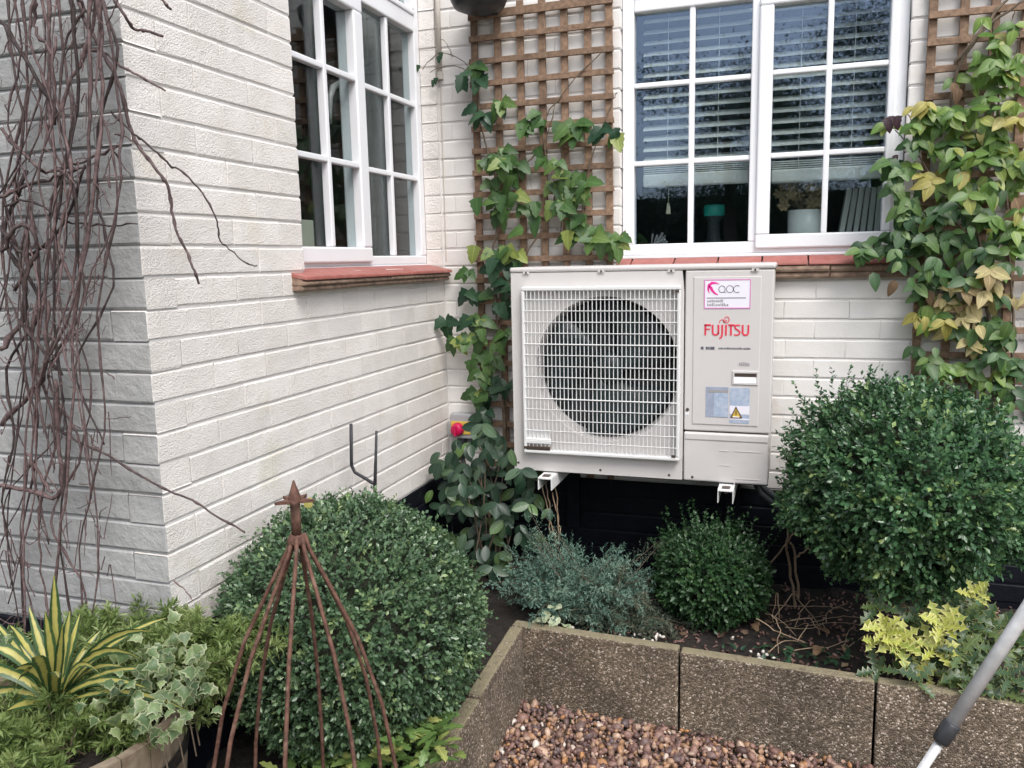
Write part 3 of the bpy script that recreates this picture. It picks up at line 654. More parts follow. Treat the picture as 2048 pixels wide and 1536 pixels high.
# front panel with the round opening
def plate_with_hole(x0, x1, z0, z1, y0, y1, c, r, n=48):
    v, f = [], []
    for k in range(n):
        a = 2*math.pi*k/n; ca, sa = math.cos(a), math.sin(a)
        t = min((x1-c[0])/ca if ca > 1e-9 else 1e9, (x0-c[0])/ca if ca < -1e-9 else 1e9, (z1-c[1])/sa if sa > 1e-9 else 1e9, (z0-c[1])/sa if sa < -1e-9 else 1e9)
        v += [(c[0]+r*ca, y0, c[1]+r*sa), (c[0]+t*ca, y0, c[1]+t*sa), (c[0]+t*ca, y1, c[1]+t*sa), (c[0]+(r-.004)*ca, y0+.012, c[1]+(r-.004)*sa), (c[0]+(r-.01)*ca, y1, c[1]+(r-.01)*sa)]
    for k in range(n):
        a, b = k*5, ((k+1) % n)*5
        f += [(a, a+1, b+1, b), (a+1, a+2, b+2, b+1), (a, b, b+3, a+3), (a+3, b+3, b+4, a+4)]
    for cx, cz in ((x0, z0), (x1, z0), (x1, z1), (x0, z1)):      # square off the corners
        best = sorted(range(n), key=lambda k: (v[k*5+1][0]-cx)**2+(v[k*5+1][2]-cz)**2)[:2]
        i = len(v); v += [(cx, y0, cz)]; f.append((best[0]*5+1, best[1]*5+1, i))
    return MB().add(v, f)
fp = plate_with_hole(AX0, 1.0765, AZ0, 1.4495, AY0, AY0+.09, FC, FR); fp.build('front_panel', M['ac'], hp)
MB().box(AX0, AX0+.012, AY0+.001, AY0+.089, AZ0, 1.4495).build('panel_edge', M['ac'], hp, bevel=.004)
MB().lathe((FC[0], AY0+.085, FC[1]), [(FR-.006, .0), (FR-.006, .0035)], 40, 'y').build('fan_cavity', M['ac_dark'], hp)
fan = part('fan', hp, (FC[0], AY0+.06, FC[1]))
MB().lathe((FC[0], AY0+.025, FC[1]), [(.02, 0), (.055, .008), (.06, .05)], 24, 'y').build('hub', M['blade'], fan, smooth=True)
for k in range(3):
    v, f = [], []; n = 8; a0 = k*2*math.pi/3+.6
    for i in range(n+1):
        for j in range(5):
            s = i/n; t = j/4; r = .05+.203*s; a = a0+(t-.5)*(1.35+.35*s)+.45*s; v.append((FC[0]+r*math.cos(a), AY0+.03+.05*t, FC[1]+r*math.sin(a)))
    f = [(i*5+j, i*5+j+1, (i+1)*5+j+1, (i+1)*5+j) for i in range(n) for j in range(4)]
    b = MB().add(v, f).build('blade', M['blade'], fan, smooth=True); b.modifiers.new('t', 'SOLIDIFY').thickness = .003
# wire grille
GX0, GX1, GZ0, GZ1, GY = .482, 1.068, .769, 1.399, -.398
gr = frame_ring(GX0, GX1, GZ0, GZ1, .012, .012, .014, .016, GY-.004, AY0-.0005, 'y').build('fan_grille', M['ac_wire'], hp, bevel=.004)
nv = 37
for k in range(1, nv):
    x = GX0+.006+(GX1-GX0-.012)*k/nv
    MB().tube([(x, GY+.0005, GZ0+.01), (x, GY+.0005, GZ1-.01)], .0018, 5).build('wire', M['ac_wire'], gr)
for k in range(1, 15):
    z = GZ0+.007+(GZ1-GZ0-.014)*k/15
    MB().tube([(GX0+.008, GY-.0025, z), (GX1-.008, GY-.0025, z)], .0026 if k % 5 == 0 else .0017, 5).build('wire', M['ac_wire'], gr)
MB().box(.490, .589, GY-.0035, GY+.008, .806, .8265).build('grille_plate', M['ac_wire'], gr, bevel=.003)
MB().box(.492, .586, GY-.005, GY+.004, .782, .797).build('plate_slot', M['screw'], gr, bevel=.002)
MB().box(.495, .585, GY+.004, GY+.006, .826, .86).build('plate_back', M['ac_wire'], gr)
for xx, zz_ in ((GX1-.02, GZ0+.018), (GX0+.008, GZ0+.022), (GX1-.012, GZ1-.02)): MB().box(xx-.007, xx+.007, GY-.006, GY, zz_-.004, zz_+.004).build('grille_clip', M['screw'], gr)
# right-hand service panel and valve cover
SX0, SX1 = 1.0805, AX1
MB().box(SX0, SX1, AY0, AY0+.09, .879, 1.4495).build('service_panel', M['ac'], hp, bevel=.005)
MB().box(SX0, SX1-.004, AY0-.006, AY0+.09, AZ0, .8735).build('valve_cover', M['ac'], hp, bevel=.006)
MB().box(SX0+.003, SX1-.006, AY0-.009, AY0+.002, .846, .8715).build('cover_ridge', M['ac'], hp, bevel=.004)
px = lambda u, v, y=AY0: at(u, v, 'y', y)
def flat(name, m, u0, v0, u1, v1, y=AY0-.0012, th=.0012, parent=hp, bevel=0):
    a, b = px(u0, v0), px(u1, v1); return MB().box(a.x, b.x, y, y+th, b.z, a.z).build(name, m, parent, bevel)
# raised field of the service panel: four thin ribs
a, b = px(1388, 554), px(1516, 853)
MB().box(a.x, b.x, AY0-.003, AY0+.001, b.z, a.z).build('raised_field', M['ac'], hp, bevel=.0026)
YF = AY0-.003
st = flat('sticker', M['sticker'], 1409, 559, 1501, 617, YF-.001, .001); a, b = px(1409, 559), px(1501, 617)
y_ = YF-.0018
def bar(x0, x1, z0, z1, m, parent, name='print', y=y_, th=.0007): return MB().box(x0, x1, y, y+th, z0, z1).build(name, m, parent)
W_, H_ = b.x-a.x, a.z-b.z
bd = MB()
for q_ in ((0, 1, 0, .035), (0, 1, .965, 1), (0, .02, .035, .965), (.98, 1, .035, .965)): bd.box(a.x+W_*q_[0], a.x+W_*q_[1], y_, y_+.0007, b.z+H_*q_[2], b.z+H_*q_[3])
bd.build('border', M['lilac'], st)
S = lambda x, z: (a.x+W_*x, y_, b.z+H_*z)          # sticker coordinates 0..1
def stroke(mb, pts, w, y=y_, th=.0007, taper=None):
    pts = [Vector((p[0], 0, p[2])) for p in pts]; L_, R_ = [], []
    for i, p in enumerate(pts):
        t = (pts[min(i+1, len(pts)-1)]-pts[max(i-1, 0)]).normalized(); nn = Vector((-t.z, 0, t.x)); ww = w*(taper[i] if taper else 1)/2
        L_.append(p+nn*ww); R_.append(p-nn*ww)
    v = [(q.x, y, q.z) for q in L_+R_]; n = len(pts); v += [(q.x, y+th, q.z) for q in L_+R_]
    f = [(i, i+1, n+i+1, n+i) for i in range(n-1)]+[(2*n+i, 3*n+i, 3*n+i+1, 2*n+i+1) for i in range(n-1)]
    f += [(i, 2*n+i, 2*n+i+1, i+1) for i in range(n-1)]+[(n+i, n+i+1, 3*n+i+1, 3*n+i) for i in range(n-1)]
    f += [(0, n, 3*n, 2*n), (n-1, 3*n-1, 4*n-1, 2*n-1)]
    mb.add(v, f)
mk = MB()      # pink sweeping mark: thick crescent with a tail
stroke(mk, [S(.115, .52), S(.085, .66), (S(.10, .80)), S(.17, .88), S(.25, .88), S(.33, .84)], .008, taper=[.15, .75, 1.25, 1.2, .7, .1])
stroke(mk, [S(.10, .78), S(.145, .72), S(.175, .62), S(.23, .53), S(.30, .47)], .0075, taper=[.6, 1.4, 1.1, .9, .35]); mk.build('pink_mark', M['pink'], st)
lt = MB()
def arc(cx, cz, rx, rz, a0, a1, n=18): return [S(cx+rx*math.cos(R(a0+(a1-a0)*i/n)), cz+rz*math.sin(R(a0+(a1-a0)*i/n))) for i in range(n+1)]
stroke(lt, arc(.385, .665, .068, .115, -60, 300)+[S(.47, .55)], .0019); stroke(lt, arc(.555, .665, .075, .12, 0, 360), .0019); stroke(lt, arc(.71, .665, .075, .12, 50, 310), .0019)
lt.build('lettering', M['grey_ink'], st)
bar(a.x+W_*.06, a.x+W_*.9, b.z+H_*.355, b.z+H_*.378, M['grey_ink'], st, 'rule')
tx = MB()
for r_, (z0, x1) in enumerate(((.22, .42), (.09, .52))):
    x = .07
    while x < x1:
        wd = U(.012, .03); tx.box(a.x+W_*x, a.x+W_*(x+wd), y_, y_+.0007, b.z+H_*z0, b.z+H_*(z0+U(.05, .10))); x += wd+.012
tx.build('small_print', M['mid_ink'], st)
# maker's red lettering, drawn stroke by stroke
lg = MB(); c0, c1 = px(1409, 648), px(1498, 671); lw = .0060
def Lx(x, z): return (c0.x+(c1.x-c0.x)*x, 0, c1.z+(c0.z-c1.z)*z)
def ls(*p, w=lw, taper=None): stroke(lg, [Lx(*q_) for q_ in p], w, YF-.0016, .0016, taper)
ls((.025, .0), (.025, .95)); ls((.0, .92), (.15, .92)); ls((.03, .55), (.13, .55), w=.004)
ls((.19, .95), (.19, .25), (.215, .08), (.255, .04), (.295, .08), (.32, .25)); ls((.32, .95), (.32, .12))
ls((.405, .95), (.405, .1), (.385, -.18), (.345, -.28))
ls((.49, .0), (.49, .95)); ls((.54, .92), (.69, .92)); ls((.60, .92), (.60, .0))
ls((.80, .90), (.73, .92), (.685, .80), (.70, .62), (.77, .45), (.80, .28), (.78, .08), (.72, .03), (.67, .06), w=.0052)
ls((.86, .95), (.86, .25), (.885, .08), (.925, .04), (.965, .08), (.985, .25), (.985, .95))
lp = [(.335, 1.12), (.36, 1.35), (.405, 1.42), (.435, 1.30), (.45, 1.12)]
ls(*lp, w=.0024); ls((.44, 1.12), (.445, 1.42), (.485, 1.68), (.54, 1.62), (.56, 1.38), (.53, 1.15), (.485, 1.12), (.462, 1.24), (.485, 1.36), (.51, 1.30), w=.0024)
lg.build('maker_lettering', M['red_ink'], hp)
tb = MB(); a2, b2 = px(1402, 693), px(1501, 700); Wt, Ht = b2.x-a2.x, a2.z-b2.z
for x0, x1 in ((0, .055), (.10, .14), (.15, .175), (.185, .195), (.20, .28)): tb.box(a2.x+Wt*x0, a2.x+Wt*x1, YF-.0008, YF+.0002, b2.z, a2.z)
x = .36
while x < .99:
    wd = U(.012, .022); tb.box(a2.x+Wt*x, a2.x+Wt*(x+wd), YF-.0008, YF+.0002, b2.z+Ht*U(.1, .2), b2.z+Ht*U(.6, .9)); x += wd+.009
tb.build('model_line', M['grey_ink'], hp)
tb = MB(); a2, b2 = px(1478, 724), px(1500, 732); x = a2.x
while x < b2.x: tb.box(x, x+.0045, YF-.0008, YF+.0002, b2.z, a2.z-U(0, .004)); x += .0062
tb.build('small_mark', M['mid_ink'], hp)
# recessed hand grip
a, b = px(1465, 741), px(1516, 770)
hd = frame_ring(a.x, b.x, b.z, a.z, .007, .005, .005, .009, YF-.004, YF+.001, 'y').build('hand_grip', M['ac'], hp, bevel=.0015)
MB().poly([(a.x+.006, YF-.0008, a.z-.008), (a.x+.006, YF-.0006, a.z-.020), (a.x+.006, YF-.0035, b.z+.006), (a.x+.006, YF+.0005, b.z+.006), (a.x+.006, YF+.0005, a.z-.008)], (b.x-a.x-.011, 0, 0)).build('grip_slope', M['white_print'], hd)
MB().box(a.x+.007, b.x-.006, YF-.0014, YF-.0006, a.z-.021, a.z-.009).build('grip_recess', M['screw'], hd)
l1 = flat('label_plate', M['blue_label'], 1412, 773, 1456, 835, YF-.001, .001)
a, b = px(1412, 773), px(1456, 835); bar(a.x+.008, b.x-.001, a.z-.02, a.z-.010, M['mid_ink'], l1); bar(a.x+.028, b.x-.001, b.z+.002, a.z-.021, M['blue_label2'], l1)
l2 = flat('label_plate', M['blue_label2'], 1460, 775, 1498, 847, YF-.001, .001)
a, b = px(1460, 775), px(1498, 847); bar(a.x, b.x, b.z+.032, b.z+.062, M['sticker'], l2); bar(a.x, b.x, b.z+.012, b.z+.017, M['sticker'], l2)
tri = [px(1460, 836), px(1485, 836), px(1472, 812)]; MB().poly([(p.x, y_-.0008, p.z) for p in tri], (0, .0007, 0)).build('warning_triangle', M['screw'], l2)
cx_ = sum((p.x for p in tri))/3; cz_ = sum((p.z for p in tri))/3
MB().poly([(cx_+(p.x-cx_)*.72, y_-.0016, cz_+(p.z-cz_)*.72) for p in tri], (0, .0007, 0)).build('triangle_fill', M['yellow'], l2)
MB().box(cx_-.0016, cx_+.0016, y_-.0024, y_-.0017, cz_-.002, cz_+.014).build('exclamation', M['screw'], l2); MB().box(cx_-.011, cx_+.011, y_-.0024, y_-.0017, tri[0].z+.004, tri[0].z+.0075).build('print', M['white_print'], l2)
p = px(1375, 819); MB().lathe((p.x, AY0-.003, p.z), [(.0055, 0), (.006, .002), (.006, .0035)], 12, 'y').build('lock_screw', M['screw'], hp); MB().box(p.x-.008, p.x+.006, AY0-.001, AY0+.0002, p.z-.019, p.z-.009).build('lock_tag', M['white_print'], hp)
for u, v in ((1053, 545), (1203, 542), (1343, 541), (1511, 539)):
    p = px(u, v); MB().box(p.x-.012, p.x+.012, AY0-.0062, AY0-.0045, p.z-.0055, p.z+.004).build('screw_tab', M['ac'], hp); MB().box(p.x-.003, p.x+.003, AY0-.0075, AY0-.0062, p.z-.004, p.z+.003).build('screw', M['screw'], hp)
for u, v in ((1037, 925), (1201, 940), (1338, 950), (1385, 953)):
    p = px(u, v); q_ = AY0-(.006 if u > 1370 else 0); MB().lathe((p.x, q_-.0022, p.z), [(.003, 0), (.0048, .001), (.0048, .0024)], 10, 'y').build('screw', M['screw'], hp)
# embossing on the valve cover
for u0, v0, u1, v1 in ((1468, 902, 1522, 904), (1440, 900, 1459, 902), (1440, 929, 1459, 931), (1470, 957, 1521, 959), (1468, 957, 1470, 972)):
    flat('embossed_line', M['ac'], u0, v0, u1, v1, AY0-.0078, .003)
# wall brackets (white channel arms)
for k, x in enumerate((.577, 1.235)):
    br = thing('wall_bracket', (x, 0, .64), 'white steel bracket arm under the fan end of the heat pump' if k == 0 else 'white steel bracket arm under the service panel end of the heat pump', 'bracket', 'brackets carrying the heat pump')
    MB().box(x-.027, x+.027, -.45, -.03, .682, .6885).box(x-.027, x-.0235, -.45, -.03, .640, .6815).box(x+.0235, x+.027, -.45, -.03, .640, .6815).build('arm', M['galv'], br, bevel=.0015)
    MB().box(x-.027, x+.027, -.0295, -.0005, .36, .689).build('wall_plate', M['bitumen'], br)
    MB().box(x-.014, x+.014, -.435, -.405, .689, .6915).build('slot_cover', M['screw'], br); MB().lathe((x, -.42, .668), [(.006, 0), (.006, .01)], 6, 'z').build('bolt', M['screw'], br)
pi_ = MB()
for d in (0, .03): pi_.tube([(1.30, -.12, .70-d*.2), (1.34, -.10, .62-d), (1.42, -.08, .55-d), (1.56, -.06, .52-d), (1.9, -.05, .50-d)], .013, 8)
tag(pi_.build('refrigerant_pipe', M['lag'], smooth=True), 'pair of dark insulated pipes curving from under the heat pump', 'pipe')

# isolator switch in the inner corner
iso = thing('isolator_switch', (.08, 0, .78), 'grey isolator box with yellow plate and red knob beside the inner corner', 'switch')
MB().box(.028, .132, -.052, -.001, .728, .838).build('enclosure', M['grey_plastic'], iso, bevel=.006)
MB().box(.034, .126, -.0575, -.0525, .748, .806).build('switch_plate', M['yellow'], iso, bevel=.003)
MB().lathe((.068, -.085, .771), [(.021, 0), (.026, .004), (.028, .022), (.030, .027)], 20, 'y').build('knob', M['red_plastic'], iso, smooth=True)
MB().box(.063, .073, -.098, -.0852, .746, .796).build('knob_grip', M['red_plastic'], iso, bevel=.003)
MB().lathe((.075, -.027, .676), [(.017, 0), (.022, .012), (.022, .05)], 14).build('cable_gland', M['black_plastic'], iso)
MB().tube([(.075, -.027, .68), (.078, -.03, .6), (.12, -.03, .5), (.3, -.03, .42)], .009, 8).build('cable', M['black_plastic'], iso, smooth=True)
# conduit in the corner and black bowl-shaped fitting high on the wall
cdt = thing('conduit', (.022, -.016, 2.25), 'thin cream conduit running down the inner corner with a wire below it', 'conduit')
MB().tube([(.018, -.014, 2.255), (.018, -.014, 2.86)], .011, 10).build('pipe', M['pipe_beige'], cdt, smooth=True)
MB().lathe((.018, -.014, 2.25), [(.015, 0), (.015, .025), (.012, .03)], 10).build('pipe_end', M['pipe_beige'], cdt)
MB().tube([(.018, -.008, 2.25), (.017, -.0045, 1.9), (.016, -.004, 1.5)], .0022, 6).build('wire', M['pipe_beige'], cdt)
bw = thing('wall_fitting', (.25, -.13, 2.47), 'black rounded bowl fitting fixed high on the wall above the corner trellis', 'fitting')
MB().lathe((.25, -.145, 2.462), [(.07, 0), (.098, .012), (.112, .04), (.118, .075), (.112, .078), (.104, .04), (.085, .02)], 28).build('bowl', M['black_plastic'], bw, smooth=True)
MB().lathe((.25, -.145, 2.4845), [(.03, 0), (.08, .002), (.084, .01)], 20).build('lens', M['grey_plastic'], bw)
MB().box(.21, .29, -.04, -.001, 2.47, 2.62).build('mount', M['black_plastic'], bw, bevel=.005)

# ================================================================== edging slabs
def slab(p0, p1, z1, th, side_, label):
    d = (Vector(p1)-Vector(p0)); n = Vector((-d.y, d.x, 0)).normalized()*th*side_
    a, b = Vector((p0[0], p0[1], -.06)), Vector((p1[0], p1[1], -.06)); g_ = d.normalized()*.0035; g_ = Vector((g_.x, g_.y, 0))
    o = MB().poly([a+g_, b-g_, b-g_+n, a+g_+n], (0, 0, z1+.06)).build('edging_slab', M['aggregate'], None, bevel=.006)
    tag(o, label, 'edging slab', 'concrete edging slabs round the gravel')
jx = [.554, 1.128, 1.70, 2.272, 2.85]
lb = ['exposed aggregate edging slab from the gravel corner, first of the long run', 'exposed aggregate edging slab in the middle of the long run', 'exposed aggregate edging slab behind the leaning metal pole', 'exposed aggregate edging slab at the far right end of the run']
for k in range(4): slab((jx[k], edge_y(jx[k])), (jx[k+1], edge_y(jx[k+1])), .26+U(-.003, .003), .045, 1, lb[k])
slab((.552, -.80), (.574, -1.262), .258, .045, 1, 'edging slab of the short receding run, touching the gravel corner')
slab((.575, -1.268), (.60, -1.83), .254, .045, 1, 'edging slab of the short run, half hidden under the clipped ball bush')

# soil litter: bark, chips and pale crumbs
N = 900; xs = rng.uniform(.6, 2.6, N); ys = rng.uniform(-.82, -.02, N); pos = np.stack([xs, ys, np.array([soil_h(x, y) for x, y in zip(xs, ys)])+.004], -1)
q = rng.normal(size=(N, 4)); q /= np.linalg.norm(q, axis=1, keepdims=True)
ms = quat_m(q)*np.stack([rng.uniform(.004, .012, N), rng.uniform(.003, .006, N), rng.uniform(.002, .005, N)], -1)[:, None, :]
scatter_mesh('soil_crumbs', tv, tf, ms, pos, rng.random(N)*.45, M['pebble'])
N = 46; cs_ = [(.80, -.66), (.93, -.72), (1.0, -.73), (.95, -.62), (1.35, -.70)]
pc = np.array([cs_[i % 5] for i in range(N)])+rng.normal(size=(N, 2))*.05
pos = np.stack([pc[:, 0], np.maximum(pc[:, 1], -.78), np.full(N, .222)], -1); q = rng.normal(size=(N, 4)); q /= np.linalg.norm(q, axis=1, keepdims=True)
ms = quat_m(q)*np.stack([rng.uniform(.005, .011, N), rng.uniform(.004, .007, N), rng.uniform(.003, .006, N)], -1)[:, None, :]
scatter_mesh('white_chips', tv, tf, ms, pos, np.full(N, 1.0), M['pebble'])

N = 170; xs = rng.uniform(.6, 2.4, N); ys = rng.uniform(-.80, -.03, N); pos = np.stack([xs, ys, np.array([soil_h(x, y) for x, y in zip(xs, ys)])+.006], -1)
M['litter'] = leaf_mat('dead_leaf_litter', [(0, (.05, .03, .02)), (.6, (.12, .075, .045)), (.9, (.20, .14, .08)), (1, (.30, .24, .15))], .8, .1, attr='rnd')
dr = rng.normal(size=(N, 3)); dr[:, 2] *= .25
scatter_mesh('leaf_litter', *LEAF4, frames(dr, np.array([0, 0, 1.0])+rng.normal(size=(N, 3))*.35)*rng.uniform(.015, .045, N)[:, None, None], pos, rng.random(N), M['litter'])
wp = thing('small_plant', (1.52, -.66, .2), 'low dull green weeds on the soil in front of the dead stems', 'plant')
WL = [leaf_mesh('weed_leaf', .030, .014, ovate, .25, c_, 0, 5) for c_ in (.1, .4)]
for k in range(90):
    x, y = random.gauss(1.55, .13), random.gauss(-.66, .06); leaf('leaf', random.choice(WL), M['creeper_dark'], wp, (x, max(-.79, y), soil_h(x, y)+U(0, .035)), (U(-1, 1), U(-1, 1), U(0, .9)), (U(-.5, .5), U(-.5, .5), 1), U(.5, 1.2))
# ================================================================== clipped box bushes
def core_ball(parent, c, rad, m=None):  # solid dark ball added to block light inside the crown
    b = bmesh.new(); bmesh.ops.create_icosphere(b, subdivisions=4, radius=1)
    for v in b.verts:
        k = 1+.10*mn.noise(v.co*3.1)+.05*mn.noise(v.co*9); v.co = Vector((v.co.x*rad[0]*k, v.co.y*rad[1]*k, v.co.z*rad[2]*k))
    me = bpy.data.meshes.new('opaque_core'); b.to_mesh(me); b.free(); me.shade_smooth()
    return link('opaque_core', me, m or M['core_fill'], parent, c)
def box_foliage(parent, c, rad, nshoot, per, leafL, m, lump=.06, slen=(.03, .055), zmin=-9, extra=(), rough=.03, taper=0):
    d = unit(rng.normal(size=(nshoot, 3)))
    ln = np.array([mn.noise(Vector(x)*2.6)*lump+mn.noise(Vector(x)*7)*lump*.6 for x in d])
    base = d*np.array(rad)*(0.93+ln+rng.normal(size=nshoot)*rough-.5*rough)[:, None]
    dirs = unit(d/np.array(rad)*rad[0]+rng.normal(size=(nshoot, 3))*.38+np.array([0, 0, .18])); L_ = rng.uniform(*slen, nshoot)
    if len(extra):
        eb = np.array([e[0] for e in extra])-np.array(c); base = np.vstack([base, eb]); dirs = np.vstack([dirs, unit(np.array([e[1] for e in extra]))]); L_ = np.append(L_, [e[2] for e in extra])
    P, T, Nn, Sc, Rn = [], [], [], [], []
    shr = rng.random(len(base)); tipg = np.array([max(0, mn.noise(Vector(x)*9)-.22)*1.5 for x in base/np.array(rad)])-.08*rng.random(len(base))
    for k in range(per):
        t = (k+.6)/per; ph = rng.random(len(base))*6.28+k*2.4
        a = unit(np.cross(dirs, rng.normal(size=dirs.shape))); b_ = np.cross(dirs, a)
        side_ = np.cos(ph)[:, None]*a+np.sin(ph)[:, None]*b_
        P.append(base+dirs*(L_*t)[:, None]); T.append(unit(dirs*(.55+.5*t)+side_)); Nn.append(dirs+.25*rng.normal(size=dirs.shape)); Sc.append(leafL*rng.uniform(.65, 1.2, len(base))); Rn.append(np.clip(shr*.40+.25*rng.random(len(base))+.25*t+tipg, 0, 1))
    if len(extra):      # longer shoots carry more leaves along their length
        for e in extra:
            n = int(e[2]/.006); tt = np.linspace(.05, 1, n); dd = unit(np.array(e[1], float)); pb = np.array(e[0])-np.array(c)
            s2 = unit(rng.normal(size=(n, 3)))
            P.append(pb+dd*(e[2]*tt)[:, None]); T.append(unit(s2+dd*.5)); Nn.append(np.tile(dd, (n, 1))+.2*rng.normal(size=(n, 3))); Sc.append(leafL*rng.uniform(.6, 1.1, n)*(1.15-.4*tt)); Rn.append(rng.random(n)*.6)
    P = np.vstack(P); T = np.vstack(T); Nn = np.vstack(Nn); Sc = np.concatenate(Sc); Rn = np.concatenate(Rn)
    if taper: P[:, :2] *= (1+taper*np.minimum(0, P[:, 2:3]/rad[2]+.1))
    kp = P[:, 2] > zmin-c[2]; P, T, Nn, Sc, Rn = P[kp], T[kp], Nn[kp], Sc[kp], Rn[kp]
    o = scatter_mesh('foliage', *LEAF4, frames(T, Nn)*Sc[:, None, None], P+np.array(c), Rn, m, parent)
    return o
bb = thing('box_bush', (.31, -1.44, .2), 'large clipped box ball behind the rusty obelisk, against the side wall', 'bush')
core_ball(bb, (.315, -1.44, .51), (.285, .285, .29)); box_foliage(bb, (.315, -1.44, .50), (.35, .35, .355), 10500, 6, .0145, M['box'], .045, (.015, .05), zmin=.16, taper=.14)
MB().tube([(.31, -1.44, .12), (.315, -1.44, .45)], .03, 8).build('trunk', M['brownstem'], bb)
lp_ = thing('standard_box_tree', (1.80, -.48, .2), 'big round headed box on a single stem, right of the heat pump', 'tree')
C2 = (1.812, -.48, .738); ex = []
for u, v, du, dv in ((1612, 815, -25, -50), (1640, 800, -8, -60), (1665, 790, 0, -55), (1690, 785, 10, -50), (1735, 775, 5, -42), (1600, 870, -28, -15), (1715, 785, -8, -30), (1765, 780, 5, -30), (1590, 905, -25, -8), (1655, 800, -20, -35), (1625, 830, -22, -38), (1780, 775, 12, -30), (1820, 775, 8, -20), (1680, 790, 5, -28), (1605, 850, -20, -30), (1750, 778, -3, -35)):
    y = -.48+U(-.1, .08); a = at(u, v+12, 'y', y); b = at(u+du, v+dv, 'y', y); ex.append((tuple(a), tuple((b-a)), (b-a).length))
core_ball(lp_, C2, (.27, .27, .225)); box_foliage(lp_, C2, (.347, .34, .298), 7200, 7, .0195, M['box_dark'], .21, (.022, .085), extra=ex, rough=.035)
MB().tube([(1.812, -.47, .15), (1.806, -.475, .3), (1.80, -.48, .55)], [.022, .020, .017], 10).build('trunk', M['drystem'], lp_, smooth=True)
sb = thing('box_bush', (1.187, -.42, .2), 'small upright box bush growing below the right half of the heat pump', 'bush')
ex = []
for k in range(110):
    a = U(0, 6.28); r_ = .175*U(0, 1)**.5; p = (1.187+r_*math.cos(a), -.42+r_*math.sin(a)*.8, .40+.09*(1-r_/.175)); ex.append((p, (math.cos(a)*r_*1.5, math.sin(a)*r_*1.2, .45), U(.08, .16)*(1.1 if r_ < .12 else .8)))
core_ball(sb, (1.187, -.42, .36), (.13, .12, .12)); box_foliage(sb, (1.187, -.42, .355), (.182, .165, .150), 2600, 7, .017, M['box_small'], .12, (.025, .05), zmin=.2, extra=ex)
MB().tube([(1.187, -.42, .15), (1.187, -.42, .36)], .014, 7).build('trunk', M['brownstem'], sb)

# ================================================================== feathery plants
def sprays(parent, name, base, n, dirfun, length, m, needle=.010, curve=.35, side=18, stem_m=None, dens=10, wid=1.0):
    P, T, Nn, Sc, Rn = [], [], [], [], []; st_ = MB()
    for k in range(n):
        b0 = np.array(base)+rng.normal(size=3)*np.array([.035, .03, .008]); d = unit(np.array(dirfun())); L_ = length*rng.uniform(.55, 1.15); dr = rng.random()
        pts = [b0+d*L_*t+np.array([0, 0, -curve*L_*t*t]) for t in np.linspace(0, 1, 7)]
        st_.tube(pts, [.0026*(1-i/8) for i in range(7)], 4)
        for j in range(side):
            t = .25+.75*j/(side-1); p = b0+d*L_*t+np.array([0, 0, -curve*L_*t*t]); tg = unit(d+np.array([0, 0, -2*curve*t])); sd_ = unit(np.cross(tg, rng.normal(size=3)))
            ld = unit(tg*.9+sd_); l2 = L_*.30*(1.1-.8*t)*rng.uniform(.6, 1.2)
            tt = np.linspace(.08, 1, dens); pp = p+ld*(l2*tt)[:, None]; s3 = unit(np.cross(ld, rng.normal(size=(dens, 3))))
            P.append(pp); T.append(unit(ld*.9+s3)); Nn.append(rng.normal(size=(dens, 3))+np.array([0, 0, 1.5])); Sc.append(needle*rng.uniform(.7, 1.25, dens)); Rn.append(np.clip(.5*dr+.3*t+.25*rng.random(dens), 0, 1))
    P, T, Nn = map(np.vstack, (P, T, Nn)); Sc, Rn = np.concatenate(Sc), np.concatenate(Rn)
    fr = frames(T, Nn)*Sc[:, None, None]; fr[:, :, 0] *= wid
    st_.build('stems', stem_m or M['brownstem'], parent, kind='stuff')
    return scatter_mesh(name, *NEEDLE, fr, P, Rn, m, parent)
jn = thing('juniper', (.72, -.52, .2), 'blue green feathery juniper sprawling in the bed below the fan', 'shrub')
def jd():
    a = U(0, 6.28); return (math.cos(a)*U(.4, 1)+.05, math.sin(a)*U(.3, .8)-.1, U(.25, 1.1))
sprays(jn, 'foliage', (.715, -.50, .22), 110, jd, .335, M['juniper'], .015, .35, 20, dens=12, wid=1.5)
sprays(jn, 'foliage', (.72, -.48, .23), 9, lambda: (-.5+U(-.3, .3), -.1, 1.1), .46, M['juniper'], .012, .15, 16, dens=8, wid=1.2)
jn2 = thing('juniper', (.90, -.5, .2), 'dull brownish green juniper straggling right of the blue green one', 'shrub')
sprays(jn2, 'foliage', (.86, -.52, .21), 55, lambda: (U(-.3, 1), U(-.9, .35), U(.1, .5)), .26, M['juniper_dark'], .015, .3, 16, dens=9, wid=1.2)
sprays(jn2, 'foliage', (.80, -.46, .24), 3, lambda: (U(.7, 1), U(-.1, .1), U(1.0, 1.35)), .40, M['juniper_dark'], .012, .1, 18, dens=8, wid=1.2)
ft = thing('feathery_plant', (.07, -1.83, .2), 'bright green feathery plant between the half barrel and the box ball', 'plant')
for c_, n_ in (((-.10, -1.90, .48), 44), ((-.02, -1.87, .49), 44), ((.06, -1.84, .50), 46), ((.13, -1.81, .49), 40)):
    sprays(ft, 'foliage', c_, n_, lambda: (U(-.8, .8), U(-.8, .3), U(.4, 1.3)), .26, M['feather'], .020, .25, 24, dens=12, wid=1.1)

